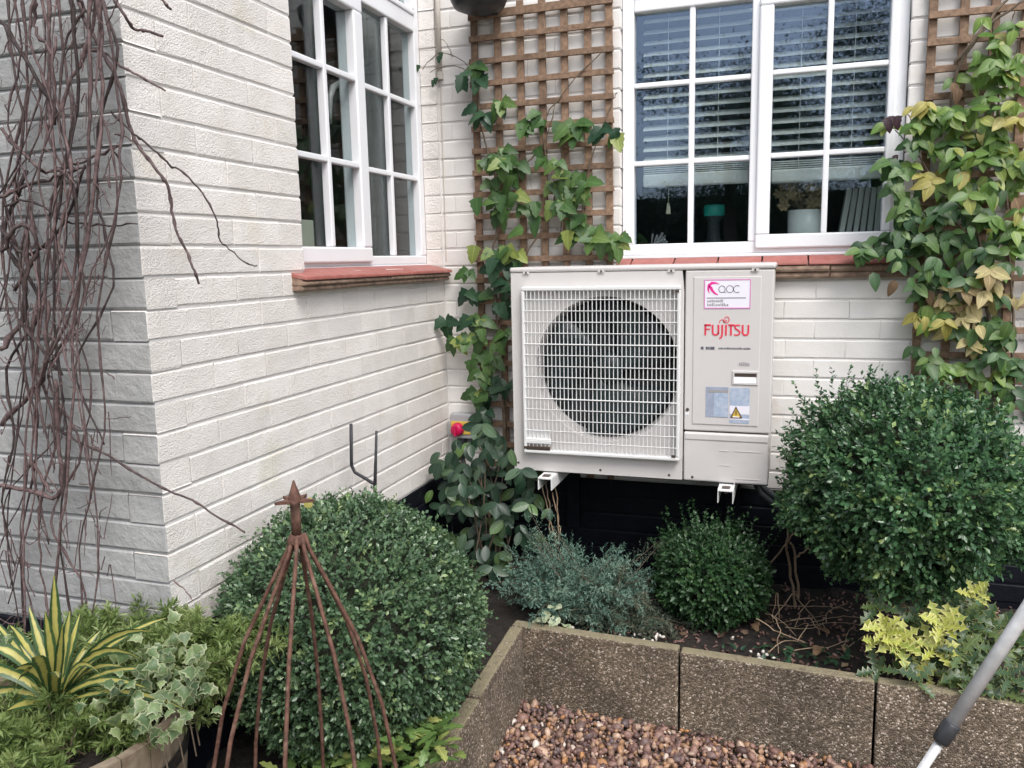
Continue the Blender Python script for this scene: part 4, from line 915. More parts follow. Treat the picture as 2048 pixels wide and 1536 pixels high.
# ================================================================== half barrel and its plants
TC = Vector((-.075, -2.08, 0)); TR, TZ0, TZ1 = .282, .12, .535
tub = thing('half_barrel', (TC.x, TC.y, TZ0), 'weathered wooden half barrel planter with dark iron hoops, bottom left', 'planter')
NS = 26
for k in range(NS):
    a0, a1 = 2*math.pi*k/NS+.006, 2*math.pi*(k+1)/NS-.006; mb = MB(); dz = U(-.004, .004); v = []; zs = [TZ0, TZ0+.13, TZ0+.26, TZ1+dz]; rs = [.235, .262, .278, TR]
    for z, r_ in zip(zs, rs):
        for a in (a0, (a0+a1)/2, a1): v.append((TC.x+r_*math.cos(a), TC.y+r_*math.sin(a), z))
        for a in (a1, a0): v.append((TC.x+(r_-.022)*math.cos(a), TC.y+(r_-.022)*math.sin(a), z))
    f = [(i*5+j, i*5+(j+1) % 5, (i+1)*5+(j+1) % 5, (i+1)*5+j) for i in range(3) for j in range(5)]+[(4, 3, 2, 1, 0), (15, 16, 17, 18, 19)]
    mb.add(v, f).build('stave', M['stave'], tub)
for z, r_ in ((.425, .2795), (.20, .258)):
    v, f = [], []; n = 52
    for k in range(n):
        a = 2*math.pi*k/n
        for rr, zz_ in ((r_+.002, z), (r_+.0055, z), (r_+.0065, z+.03), (r_+.003, z+.03)): v.append((TC.x+rr*math.cos(a), TC.y+rr*math.sin(a), zz_))
    for k in range(n):
        for j in range(4): f.append((k*4+j, k*4+(j+1) % 4, ((k+1) % n)*4+(j+1) % 4, ((k+1) % n)*4+j))
    MB().add(v, f).build('hoop', M['hoop'], tub)
MB().lathe((TC.x, TC.y, .478), [(.02, .012), (.15, .008), (.255, 0)], 24).build('compost', M['soil'], tub)
yc = thing('yucca', (-.12, -2.08, .46), 'yellow and green striped yucca growing in the half barrel', 'plant')
def blade(base, tip, w, lift, nrm=None):
    b0, t0 = Vector(base), Vector(tip); d = t0-b0; side_ = d.cross(Vector((CAM[0], CAM[1], CAM[2]))-b0)
    side_ = (side_.normalized()+rv(.35)).normalized(); n_ = side_.cross(d).normalized(); v, ac, f = [], [], []; K = 8
    for i in range(K+1):
        t = i/K; p = b0+d*t+Vector((0, 0, lift*4*t*(1-t)*d.length)); hw = w/2*(.75+.5*t)*(1 if t < .6 else max(.02, (1-t)/.4)**.7)
        for s, dz in ((-1, .28), (-.45, .08), (0, 0), (.45, .08), (1, .28)): v.append(p+side_*(hw*s)+n_*(hw*dz)-b0); ac.append(abs(s))
    f = [(i*5+j, i*5+j+1, (i+1)*5+j+1, (i+1)*5+j) for i in range(K) for j in range(4)]
    me = bpy.data.meshes.new('blade'); me.from_pydata(v, [], f); me.shade_smooth(); a = me.attributes.new('ac', 'FLOAT', 'POINT'); a.data.foreach_set('value', ac)
    link('leaf', me, M['yucca'], yc, b0)
YB = at(110, 1385, 'y', -2.07)
for bu, bv, tu, tv_, dy, w_, lf in ((112, 1385, 108, 1150, 0, .040, 0), (108, 1380, 58, 1213, .04, .034, 0), (112, 1380, 90, 1222, -.03, .036, 0), (118, 1380, 140, 1222, .04, .034, .03), (120, 1380, 160, 1228, .06, .030, .04),
        (130, 1380, 332, 1236, .10, .026, .10), (125, 1385, 305, 1263, .02, .030, .16), (120, 1390, 200, 1262, .10, .028, .1), (100, 1390, -40, 1300, -.05, .040, .25), (95, 1395, -70, 1350, -.06, .042, .2), (100, 1390, 20, 1250, .06, .034, .1),
        (105, 1400, 66, 1315, -.16, .042, .12), (110, 1400, 118, 1355, -.18, .044, .1), (100, 1400, -60, 1400, -.02, .036, .1), (115, 1400, 285, 1320, -.02, .030, .2), (118, 1400, 290, 1375, .0, .028, .12), (110, 1400, -20, 1260, .12, .03, .1), (112, 1395, 75, 1260, .08, .03, .05),
        (100, 1410, 15, 1420, -.10, .036, .1), (120, 1410, 380, 1425, .02, .026, .12), (118, 1400, 230, 1290, .12, .026, .12), (110, 1400, 30, 1340, -.10, .038, .2), (112, 1390, 125, 1250, -.05, .030, .0), (100, 1395, -30, 1225, .05, .024, .06), (122, 1395, 250, 1335, .05, .022, .2), (122, 1400, 210, 1360, -.06, .022, .25), (96, 1400, 30, 1375, -.12, .030, .3), (118, 1395, 178, 1275, .10, .02, .02), (105, 1390, 40, 1290, .02, .026, .0), (120, 1400, 320, 1345, .06, .02, .14)):
    b_ = at(bu, bv, 'y', -2.07); t_ = at(tu, tv_, 'y', -2.07+dy); blade(b_, t_, w_*.62, lf)
IVY = [lobed_mesh('ivy_leaf', .055, [(0, 0), (.22, -.08), (.34, .06), (.56, .16), (.36, .34), (.34, .52), (.16, .62), (0, 1.02), (-.16, .62), (-.34, .52), (-.36, .34), (-.56, .16), (-.34, .06), (-.22, -.08)], d_) for d_ in (.3, .6)]
iv = thing('ivy', (.1, -2.02, .48), 'cream edged ivy trailing over the right rim of the half barrel', 'plant')
ivs = MB()
for k in range(10):
    a = U(-1.0, 1.2); p = TC+Vector((.22*math.cos(a), .22*math.sin(a), .50)); e = TC+Vector((.30*math.cos(a), .30*math.sin(a), .50)); ivs.tube([p, (p+e)/2+Vector((0, 0, .03)), e, e+Vector((.01, 0, -.08))], .002, 4)
ivs.build('stems', M['brownstem'], iv, kind='stuff')
CAMV = Vector(CAM)
IR = [((325, 1345), 95, 80, 95), ((240, 1395), 90, 55, 36), ((300, 1440), 80, 50, 38), ((205, 1390), 25, 30, 7), ((15, 1270), 20, 20, 5), ((395, 1330), 30, 50, 12), ((330, 1300), 40, 20, 8)]
for (u, v), du, dv, n_ in IR:
    for k in range(n_):
        uu, vv = u+random.gauss(0, du*.5), v+random.gauss(0, dv*.5); y = -2.0+U(-.1, .08)+(-.12 if vv > 1400 else 0)
        p = at(uu, vv, 'y', y); leaf('leaf', random.choice(IVY), M['ivy'], iv, p, Vector((U(-.7, .8), U(-.8, .1), U(-1, .3))), (CAMV-p).normalized()*.8+Vector((0, 0, .6))+rv(.75), U(.28, .62))
pl = thing('feathery_plant', (-.05, -2.28, .46), 'bright feathery green plant spilling over the front of the half barrel', 'plant')
for c_, n_ in (((-.17, -2.22, 0.49), 40), ((-.06, -2.26, 0.49), 40), ((.02, -2.28, 0.48), 30), ((-.28, -2.2, 0.49), 26), ((.02, -2.12, 0.49), 22), ((.08, -2.0, 0.49), 16)):
    sprays(pl, 'foliage', c_, n_, lambda: (U(-.8, .8), U(-.9, .5), U(.3, 1.2)), .19, M['feather'], .022, .4, 20, dens=11, wid=1.1)

# ================================================================== rusty obelisk, iron prongs, pole
OX, OY = .517, -1.97
ob = thing('garden_obelisk', (OX, OY, .12), 'rusty iron garden obelisk with a star finial in front of the box ball', 'obelisk')
zt = .938
for k in range(8):
    a = 2*math.pi*(k+.35)/8+.1; prof = [(.012, .03), (.020, .0), (.055, -.075), (.105, -.19), (.15, -.34), (.178, -.5), (.192, -.66), (.2, -.84)]
    MB().tube([(OX+r_*1.08*math.cos(a)+.04*h+.002, OY+r_*1.08*math.sin(a), zt+h) for r_, h in prof], .0043, 7).build('rod', M['rust'], ob, smooth=True)
MB().lathe((OX, OY, zt+.012), [(.017, 0), (.021, .006), (.017, .014), (.013, .02)], 14).build('collar', M['rust'], ob, smooth=True)
MB().lathe((OX, OY, zt+.03), [(.0095, 0), (.0098, .03), (.0095, .062), (.0125, .070), (.012, .080), (.007, .095), (.0015, .112)], 10).build('finial', M['rust'], ob, smooth=True)
sp_ = []
for k in range(10):
    a = math.pi*k/5+.25; r_ = .040 if k % 2 == 0 else .016; sp_.append((OX+r_*math.cos(a), OY+r_*math.sin(a), zt+.098))
MB().poly(sp_, (0, 0, .006)).build('star', M['rust'], ob)
lf_ = lobed_mesh('yellow_leaf', .03, [(0, 0), (.3, .1), (.4, .4), (.2, .8), (0, 1), (-.2, .8), (-.4, .4), (-.3, .1)], .2)
p = at(614, 1016, 'y', -1.56); lf_.materials.append(M['yellow_leaf']); o = link('fallen_leaf', lf_, None, None, p); o.rotation_euler = (1.2, .3, .4); tag(o, 'small yellow fallen leaf on the box ball just behind the obelisk finial', 'leaf')
pg = thing('plant_support', (.06, -.95, .2), 'black iron two pronged support rising behind the box ball', 'plant support')
a_, b_, c_, d_, e_ = [at(u, v, 'y', -.95) for u, v in ((702, 848), (703, 935), (710, 945), (750, 968), (753, 862))]
f_ = at(748, 1100, 'y', -.95)
MB().tube([a_, a_.lerp(b_, .93), b_+Vector((.002, 0, .004)), c_, c_.lerp(d_, .5), d_-Vector((.012, 0, -.004)), d_], .0058, 8).build('hook_prong', M['blackiron'], pg, smooth=True)
MB().tube([e_, d_, f_, (f_.x, -.95, .15)], [.004, .0062, .0065, .0065], 8).build('shaft', M['blackiron'], pg, smooth=True)
pole = thing('telescopic_pole', (1.40, -1.95, 0), 'leaning silver telescopic pole with a black collar, bottom right', 'pole')
A_, B_ = at(2040, 1240, 'y', -1.90), at(1897, 1458, 'y', -1.93); C_ = at(1853, 1530, 'y', -1.94); dd = (A_-B_).normalized(); dc = (C_-B_).normalized()
MB().tube([B_, A_, A_+dd*.5], .0108, 16).build('upper_tube', M['steel'], pole, smooth=True)
MB().tube([B_-dd*.03, B_-dd*.3, B_-dd*((B_.z-.0)/dd.z*.98)], .0074, 14).build('lower_tube', M['steel'], pole, smooth=True)
MB().tube([B_+dd*.012, B_+dd*.010, B_-dd*.022, B_-dd*.026], [.0125, .0140, .0135, .0115], 14).build('collar', M['black_plastic'], pole, smooth=True)

# ================================================================== bare vine on the end wall
vine = thing('bare_vine', (-.3, -1.79, .15), 'leafless dark brown vine tangle hanging on the grey end wall', 'vine')
def wander(pts, n=5, amp=.012):
    """smooth wiggly path through control points"""
    out = []; P_ = [Vector(p) for p in pts]
    for i in range(len(P_)-1):
        p0, p1, p2, p3 = P_[max(i-1, 0)], P_[i], P_[i+1], P_[min(i+2, len(P_)-1)]
        for k in range(n):
            t = k/n; q = .5*((2*p1)+(p2-p0)*t+(2*p0-5*p1+4*p2-p3)*t*t+(3*p1-p0-3*p2+p3)*t**3); out.append(q+rv(amp*.35))
    out.append(P_[-1]); return out
VS = .74
def stem(name, pts, r0, r1, parent=vine, m=None, n=6, knots=True, amp=.012):
    if parent is vine: r0, r1 = r0*VS, r1*VS
    w_ = wander(pts, 5, amp); K = len(w_); rad = [r0+(r1-r0)*i/(K-1) for i in range(K)]
    if knots:
        for i in range(2, K-1, random.choice((4, 5, 6))): rad[i] *= 1.5
    return MB().tube(w_, rad, n).build(name, m or M['twig'], parent, smooth=True)
def V(u, v, y=-1.80): return at(u, v, 'y', y)
for k in range(25):          # main stems, hanging nearly straight
    u0 = random.choice((U(-40, 60), U(10, 150), U(60, 200), U(120, 235))); u1 = min(238, max(-30, u0*.85+U(-75, 90))); y = -1.79-U(0, .09); top = -60 if U(0, 1) < .8 else U(50, 500)
    lim = U(700, 1330) if U(0, 1) < .45 else 1330; ps = []; uu = u0; n_ = 7
    for i in range(n_):
        t = i/(n_-1); v = top+(lim-top)*t; ps.append(V(u0+(u1-u0)*t+U(-46, 46)*(1 if 0 < i < n_-1 else .3), v, y+U(-.015, .015)))
    stem('stem', ps, U(.0018, .0045) if k % 3 else U(.0042, .0070), U(.0014, .0036), amp=.009)
for ps, r0, r1 in ((((0, 40), (60, 130), (120, 250), (150, 400), (160, 560)), .006, .004), (((0, 260), (70, 330), (100, 345), (180, 320), (240, 290)), .005, .003), (((0, 395), (60, 370), (120, 350), (180, 330)), .006, .003),
        (((5, 500), (40, 450), (75, 490), (30, 580)), .006, .006), (((0, 455), (35, 500), (70, 505), (130, 440), (170, 330)), .006, .004), (((10, 415), (60, 400), (130, 440), (215, 452), (275, 448)), .0042, .002), (((0, 970), (50, 980), (118, 990), (117, 880), (110, 760)), .0075, .006), (((55, 905), (85, 960), (105, 985)), .005, .005), (((40, 640), (75, 690), (125, 750)), .006, .004),
        (((0, 850), (60, 790), (90, 730), (95, 600)), .008, .006), (((0, 700), (40, 640), (55, 560), (50, 450)), .008, .006), (((70, 0), (72, 60), (100, 110), (110, 250)), .005, .004), (((160, 0), (165, 20), (130, 90), (120, 220)), .005, .003)):
    stem('stem', [V(u, v, -1.82+U(-.03, .02)) for u, v in ps], r0, r1)
# shoots that reach out past the corner over the sunny side wall
for ps, r0, r1 in ((((150, -30), (168, 35), (205, 103), (238, 170), (262, 262), (282, 300), (318, 345), (338, 380), (345, 430), (354, 466), (372, 500), (386, 535), (398, 568)), .0058, .0034), (((222, 225), (262, 262), (290, 285), (330, 320), (345, 335), (362, 340), (405, 385), (434, 442), (440, 480), (452, 492), (495, 527), (514, 531)), .0034, .0018),
        (((180, 100), (213, 108), (235, 128), (262, 143), (290, 158), (330, 181)), .0044, .003), (((225, -10), (250, 32), (268, 58), (292, 62), (325, 72)), .0046, .004), (((318, -10), (330, 8), (343, 18)), .0036, .0036), (((230, 268), (255, 275), (285, 298)), .003, .002), (((225, 298), (245, 330), (265, 356)), .0022, .0012),
        (((110, 855), (165, 888), (205, 905), (270, 945), (325, 976), (385, 1000), (430, 1030), (490, 1065)), .0042, .0028), (((345, 1160), (370, 1180), (385, 1200)), .0022, .0015)):
    stem('shoot', [V(u, v, -1.79-.03*U(0, 1)) for u, v in ps], r0, r1, amp=.004)
tw = MB()
for k in range(150):
    u, v = U(0, 215), U(0, 1250); y = -1.78-U(0, .1); a = U(0, 6.28); l = U(15, 60)
    tw.tube(wander([V(u, v, y), V(u+l*.5*math.cos(a)+U(-8, 8), v+l*.5*math.sin(a)*1.3, y), V(u+l*math.cos(a), v+l*1.6*abs(math.sin(a))*random.choice((1, 1, -1)), y)], 3, .006), [.0013]*6+[.0006], 4)
tw.build('twigs', M['twig'], vine, kind='stuff')
tn = MB()
for k in range(160):
    u, v = U(0, 210), U(0, 700); y = -1.775; p = V(u, v, y); prev = p
    tn.tube([p, p+Vector((U(-.03, .03), 0, U(-.03, .03))), p+Vector((U(-.05, .05), 0, U(-.05, .05)))], .0007, 3)
tn.build('tendrils', M['twig'], vine, kind='stuff')

# ================================================================== climbers and leafy shrubs
CL = [leaf_mesh('climber_leaf', .088, .050, ovate, .22, c_, 0, 6) for c_ in (.1, .25, .45)]
CR = [leaf_mesh('creeper_leaf', .088, .074, cordate, .18, c_, .10, 7) for c_ in (.1, .3, .5)]
OVL = [leaf_mesh('shrub_leaf', .070, .038, oval, .25, c_, 0, 6) for c_ in (.05, .2, .35)]
def cluster_leaves(parent, meshes, m, u, v, su, sv, n_, y, dy, scale=(.7, 1.1), spread=.9, name='leaf'):
    k = 0
    while k < n_:
        uu, vv = random.gauss(u, su), random.gauss(v, sv); yy = y-abs(random.gauss(0, dy)); hub = at(uu, vv, 'y', yy); nl = random.choice((1, 2, 3, 3))
        for j in range(nl):
            a = R(-90+(j-(nl-1)/2)*62+U(-25, 25)); tip = Vector((math.cos(a)*spread, -.35+U(-.3, .2), math.sin(a)*.9))
            nrm = Vector((U(-.35, .45), -1, U(.15, 1.0))); leaf(name, random.choice(meshes), m, parent, hub, tip, nrm, U(*scale)); k += 1
            if k >= n_: break
cl = thing('creeper', (.3, -.05, .3), 'green creeper climbing the corner trellis beside the heat pump', 'climber')
for u, v, su, sv, n_, mm in ((950, 160, 22, 12, 7, 'creeper_dark'), (985, 140, 14, 10, 3, 'creeper'), (968, 235, 18, 14, 7, 'creeper_dark'), (1000, 232, 10, 10, 3, 'creeper'), (1060, 258, 16, 10, 5, 'creeper'), (1110, 262, 26, 10, 9, 'creeper'), (1150, 262, 12, 10, 4, 'creeper'), (1215, 262, 12, 8, 4, 'creeper_dark'), (1228, 275, 6, 8, 2, 'creeper'),
        (990, 335, 24, 14, 11, 'creeper'), (1040, 350, 24, 16, 9, 'creeper'), (1090, 350, 20, 12, 7, 'creeper'), (1000, 385, 25, 18, 12, 'creeper'), (985, 405, 14, 14, 5, 'creeper'), (1130, 375, 28, 18, 12, 'creeper'), (1170, 365, 18, 14, 6, 'creeper'), (1120, 430, 30, 20, 13, 'creeper'), (1010, 425, 22, 14, 6, 'creeper'),
        (1185, 490, 26, 16, 14, 'creeper'), (1215, 485, 16, 12, 6, 'creeper'), (1150, 470, 20, 14, 6, 'creeper'), (970, 505, 16, 16, 6, 'creeper'), (1035, 495, 22, 14, 7, 'creeper'), (980, 545, 20, 14, 7, 'creeper_dark'), (1000, 590, 16, 20, 7, 'creeper_dark'),
        (950, 610, 20, 12, 8, 'creeper_dark'), (985, 640, 18, 20, 8, 'creeper'), (930, 650, 18, 12, 5, 'creeper_dark'), (965, 680, 22, 14, 8, 'creeper'), (925, 680, 12, 8, 4, 'creeper'), (985, 720, 16, 20, 8, 'creeper'), (960, 740, 16, 14, 6, 'creeper'), (990, 780, 14, 20, 8, 'creeper_dark'), (965, 795, 12, 14, 4, 'creeper'), (990, 830, 16, 20, 8, 'creeper_dark')):
    cluster_leaves(cl, CR, M[mm], u, v-14, su, sv, n_, -.055, .035, (.6, .98))
for ps, r0 in ((((1010, 900), (1005, 760), (995, 640), (985, 520), (1000, 400), (960, 250), (955, 150)), .006), (((1000, 640), (1060, 500), (1110, 400), (1085, 260), (1140, 170), (1210, 95)), .0036), (((1120, 470), (1125, 380), (1120, 270)), .003), (((1160, 460), (1175, 350), (1220, 215), (1235, 185)), .0028), (((1050, 330), (1090, 280), (1110, 210)), .003), (((955, 150), (920, 120), (880, 105), (845, 140)), .0022), (((955, 150), (900, 130), (860, 145)), .002), (((905, 115), (895, 90), (880, 75)), .0015)):
    stem('stem', [at(u, v, 'y', -.045-.012*U(0, 1)) for u, v in ps], r0, r0*.6, cl, M['brownstem'])
for (u, v) in ((838, 130), (878, 112), (882, 105), (868, 160), (872, 155)): leaf('leaf', CR[1], M['creeper_dark'], cl, at(u, v, 'y', -.05), Vector((U(-.6, .6), -.3, -1)), Vector((0, -1, .4)), .34)

rc = thing('climber', (2.1, -.06, .3), 'leafy climber with bright, dark and withered cream leaves, right of the back window', 'climber')
REG = [(1990, 70, 30, 25, 7, 'bright', CL), (1985, 110, 20, 20, 6, 'bright', CL), (2010, 130, 25, 20, 8, 'bright', CL), (1965, 150, 20, 15, 6, 'bright', CL), (2010, 200, 25, 20, 10, 'bright', CL), (1870, 235, 30, 16, 9, 'bright', CL), (1925, 255, 40, 22, 12, 'bright', CL), (1830, 270, 30, 18, 10, 'bright', CL), (1990, 280, 30, 20, 12, 'bright', CL), (1890, 310, 40, 18, 13, 'bright', CL), (1980, 340, 34, 22, 13, 'bright', CL),
       (1805, 330, 20, 20, 7, 'teal_leaf', CR), (1800, 375, 14, 22, 7, 'teal_leaf', CR), (1860, 370, 16, 10, 4, 'yellow_leaf', CL), (1890, 360, 14, 10, 4, 'yellow_leaf', CL), (1850, 230, 20, 10, 3, 'yellow_leaf', CL), (1985, 240, 30, 40, 4, 'yellow_leaf', CL), (1870, 650, 20, 16, 4, 'yellow_leaf', CL), (1920, 395, 34, 20, 10, 'bright', CL), (1985, 400, 28, 25, 9, 'bright', CL), (1885, 430, 30, 16, 12, 'teal_leaf', CL), (1820, 430, 24, 22, 10, 'teal_leaf', CR), (1945, 440, 30, 20, 8, 'teal_leaf', CL), (2010, 450, 25, 25, 9, 'bright', CL),
       (1800, 470, 22, 18, 8, 'teal_leaf', CL), (1770, 495, 26, 12, 11, 'teal_leaf', CL), (1735, 510, 20, 8, 6, 'teal_leaf', CL), (1860, 490, 36, 20, 14, 'teal_leaf', CL), (1930, 500, 34, 20, 12, 'teal_leaf', CL), (1810, 530, 20, 22, 8, 'teal_leaf', CL), (2000, 520, 30, 22, 10, 'teal_leaf', CL), (1900, 545, 36, 20, 10, 'teal_leaf', CL), (1965, 560, 30, 16, 7, 'bright', CL),
       (2030, 330, 24, 40, 12, 'bright', CL), (2035, 480, 16, 40, 9, 'bright', CL), (1850, 720, 24, 18, 7, 'creeper', CL), (1900, 800, 40, 16, 8, 'bright', CL), (1960, 640, 40, 30, 9, 'creeper', CL), (1840, 560, 24, 18, 7, 'creeper', CL), (1940, 350, 40, 40, 10, 'creeper', CL),
       (1910, 590, 25, 14, 9, 'pale_leaf', CL), (1985, 560, 20, 14, 8, 'pale_leaf', CL), (2000, 600, 22, 14, 6, 'pale_leaf', CL), (1920, 640, 22, 18, 7, 'pale_leaf', CL), (1930, 690, 20, 14, 5, 'pale_leaf', CL), (1860, 625, 22, 16, 9, 'bright', CL), (1880, 590, 24, 14, 5, 'teal_leaf', CL), (2010, 660, 26, 25, 9, 'teal_leaf', CL), (1960, 720, 34, 22, 9, 'teal_leaf', CL), (1920, 740, 26, 16, 6, 'bright', CL), (2010, 740, 24, 20, 8, 'teal_leaf', CL), (1985, 770, 30, 18, 8, 'bright', CL), (2025, 800, 16, 30, 7, 'teal_leaf', CL), (1860, 760, 20, 14, 5, 'bright', CL)]
tot = sum(r_[4] for r_ in REG)
random.shuffle(REG)
for u, v, su, sv, n_, mm, ms_ in REG: cluster_leaves(rc, ms_, M[mm], u, v-12, su, sv, int(n_*1.75+.5), -.05, .06, (.46, .82))
for u, v, s in ((1775, 235, 1.0), (1792, 232, .9), (1783, 232, .8), (1790, 310, .5)): leaf('leaf', CR[1], M['maroon_leaf'], rc, at(u, v, 'y', -.12), Vector((U(-.3, .3), -.2, -1)), Vector((U(-.2, .2), -1, .2)), s*.6)
for u, v in ((2030, 395), (2025, 415), (1900, 220), (1920, 215), (1905, 165), (1915, 175), (1860, 580), (1790, 560)): leaf('leaf', CL[2], M['brown_leaf'], rc, at(u, v, 'y', -.1), Vector((U(-.4, .4), -.2, -1)), Vector((U(-.4, .4), -1, .2)), U(.5, .9))
for ps, r0 in ((((1990, 900), (1985, 700), (1960, 500), (1930, 300), (1900, 190), (1960, 70), (2048, 0)), .006), (((2030, 800), (2020, 500), (2000, 250), (1985, 30)), .0045), (((1860, 640), (1850, 500), (1830, 380), (1830, 260), (1815, 225)), .003), (((1960, 500), (1880, 400), (1850, 330), (1790, 260)), .003), (((1910, 130), (1935, 95), (1975, 45), (2020, -10)), .0065), (((2030, 20), (2020, 60), (2000, 120)), .0018), (((2040, 40), (2035, 100), (2040, 150)), .0016)):
    stem('stem', [at(u, v, 'y', -.06-.02*U(0, 1)) for u, v in ps], r0, r0*.6, rc, M['brownstem'])

ls_ = thing('evergreen_shrub', (.28, -.3, .2), 'grey green broad leaved shrub in the dark inner corner below the isolator', 'shrub')
for u, v, su, sv, n_ in ((895, 935, 16, 10, 10), (940, 905, 14, 10, 7), (960, 880, 22, 18, 10), (990, 900, 20, 20, 11), (930, 965, 30, 16, 15), (980, 955, 26, 20, 14), (1020, 960, 26, 24, 12), (1050, 970, 20, 20, 8), (900, 985, 26, 12, 9), (955, 1010, 36, 20, 16), (1015, 1020, 30, 24, 14), (1060, 1020, 20, 30, 8), (950, 1060, 30, 20, 12), (1000, 1080, 26, 24, 10), (970, 1120, 16, 26, 10), (935, 1100, 22, 24, 9), (1010, 1130, 26, 20, 8), (900, 1020, 20, 16, 8)):
    cluster_leaves(ls_, OVL, M['laurel'], u, v-12, su, sv, int(n_*1.5), -.20, .12, (.65, 1.12), 1.0)
for k in range(14):
    p = Vector((U(.2, .45), U(-.35, -.2), .18)); e = at(U(900, 1060), U(890, 1020), 'y', -.25); stem('stem', [p, p.lerp(e, .5)+rv(.03), e], .0045, .0025, ls_, M['brownstem'], knots=False)
ds = thing('dry_stems', (.58, -.32, .2), 'thin dry brown stems standing under the left end of the heat pump', 'stem')
for u0, v0, u1, v1 in ((1118, 1085, 1108, 965), (1112, 1080, 1085, 970), (1100, 1070, 1092, 965), (1122, 1070, 1105, 985)): stem('stem', [at(u0, v0, 'y', -.32), at((u0+u1)/2+U(-5, 5), (v0+v1)/2, 'y', -.32), at(u1, v1, 'y', -.32)], .0030, .0022, ds, M['drystem'], knots=False)
# variegated holly-like shrub
HL = [leaf_mesh('holly_leaf', .078, .026, oval, .5, c_, .6, 9) for c_ in (.1, .3)]
hy = thing('variegated_holly', (1.87, -.72, .2), 'spiny variegated holly with yellow tips behind the edging, right of the bed', 'shrub')
def rosette(u, v, y, n_, m, s, cone=.75):
    c = at(u, v, 'y', y); ax_ = Vector((U(-.3, .3), -.75, .8)).normalized(); x_ = ax_.orthogonal().normalized(); z_ = ax_.cross(x_)
    for k in range(n_):
        a = k*2.4+U(-.3, .3); r_ = .45+.75*(k/n_); d = (x_*math.cos(a)+z_*math.sin(a))*r_*cone*1.3+ax_*.45; leaf('leaf', random.choice(HL), m, hy, c+rv(.006), d, ax_-d*.3, s*U(.75, 1.1))
for u, v, n_, s in ((1890, 1378, 7, .9), (1868, 1388, 5, .8), (1768, 1262, 8, .9), (1755, 1285, 6, .85), (1795, 1288, 11, 1.0), (1805, 1292, 6, .8), (1885, 1252, 10, .95), (1872, 1300, 9, .95), (1840, 1345, 6, .65), (1945, 1195, 4, .7), (1960, 1190, 3, .6)): rosette(u, v, -.80, n_, M['holly_y'], s)
for k in range(40):
    u, v = random.gauss(1915, 80), random.gauss(1305, 45)
    rosette(u, v, -.72-.1*(v-1250)/100+U(-.03, .05), random.choice((4, 5, 6)), M['holly_g'], U(.75, 1.05), 1.0)
for u, v in ((1985, 1290), (2010, 1310), (2030, 1300), (2020, 1350), (1752, 1215), (1930, 1225), (1905, 1215), (1850, 1235)): rosette(u, v, -.84 if v > 1340 else -.72, 5, M['holly_g'], .95, 1.0)
for k in range(10):
    p = Vector((1.85+U(-.1, .2), -.7+U(-.05, .05), .17)); e = at(U(1760, 2030), U(1250, 1330), 'y', -.75); stem('stem', [p, p.lerp(e, .5)+rv(.02), e], .004, .0025, hy, M['brownstem'], knots=False)
# small plants
pp = thing('small_plant', (.70, -.76, .22), 'pale grey green rosette plant by the edging below the juniper', 'plant')
RL = [leaf_mesh('pale_leaf', .055, .042, oval, .2, .35, .12, 8)]
for u, v in ((1095, 1222), (1110, 1215), (1120, 1235), (1085, 1250), (1130, 1250), (1105, 1240), (1140, 1258), (1090, 1238)):
    for k in range(2): leaf('leaf', RL[0], M['pale_plant'], pp, at(u, v, 'y', -.745), Vector((U(-.8, .8), -.7, U(-.2, .7))), Vector((U(-.3, .3), -.5, 1)), U(.6, .9))
LL = [leaf_mesh('lush_leaf', .06, .024, oval, .25, c_, .25, 8) for c_ in (.2, .5)]
for (cx, cy, cz, n_, lab) in ((.37, -1.66, .19, 85, 'low fresh green plant with one yellow leaf under the obelisk'), (.55, -1.60, .25, 110, 'low fresh green plant spilling over the nearest edging slab')):
    lo = thing('small_plant', (cx, cy, cz), lab, 'plant')
    for k in range(n_):
        a = U(0, 6.28); el = U(.1, 1.2); d = Vector((math.cos(a), math.sin(a), el)); leaf('leaf', random.choice(LL), M['lush'], lo, Vector((cx, cy, cz))+Vector((U(-.10, .10), U(-.08, .08), U(.0, .10))), d, Vector((0, 0, 1))+rv(.4), U(.7, 1.2))
dp = thing('dead_plant', (1.45, -.5, .2), 'dry pale dead stems lying on the soil right of the small box bush', 'dead plant')
for ps, r0, y0, y1 in ((((1515, 1210), (1600, 1211), (1665, 1212)), .0032, -.40, -.36), (((1560, 1240), (1555, 1185), (1545, 1230)), .003, -.45, -.45), (((1545, 1240), (1585, 1190), (1610, 1215), (1650, 1265)), .003, -.45, -.42), (((1560, 1300), (1640, 1295), (1690, 1282)), .0034, -.62, -.52), (((1510, 1235), (1560, 1265), (1610, 1285)), .0036, -.55, -.58), (((1545, 1230), (1560, 1260), (1555, 1300), (1575, 1320)), .0032, -.55, -.66), (((1580, 1240), (1620, 1240), (1640, 1270)), .0024, -.48, -.5), (((1660, 1212), (1700, 1222)), .002, -.36, -.36), (((1590, 1260), (1605, 1215), (1630, 1200)), .0024, -.45, -.4)):
    n_ = len(ps); stem('stem', [at(u, v, 'y', y0+(y1-y0)*i/(n_-1)) for i, (u, v) in enumerate(ps)], r0*.62, r0*.4, dp, M['drystem'], knots=False)
for k in range(12):
    a = U(0, 3.14); p = Vector((1.47+U(-.12, .22), -.50+U(-.16, .14), .21)); l = U(.04, .12); q_ = p+Vector((math.cos(a)*l, math.sin(a)*l*.6, U(0, .06))); e = q_+Vector((math.cos(a+U(-.8, .8))*l, math.sin(a)*l*.6, U(-.05, .03))); e.z = max(e.z, .205)
    stem('stem', [p, q_, e], U(.0012, .0022), .0008, dp, M['drystem'], n=5, knots=False, amp=.005)
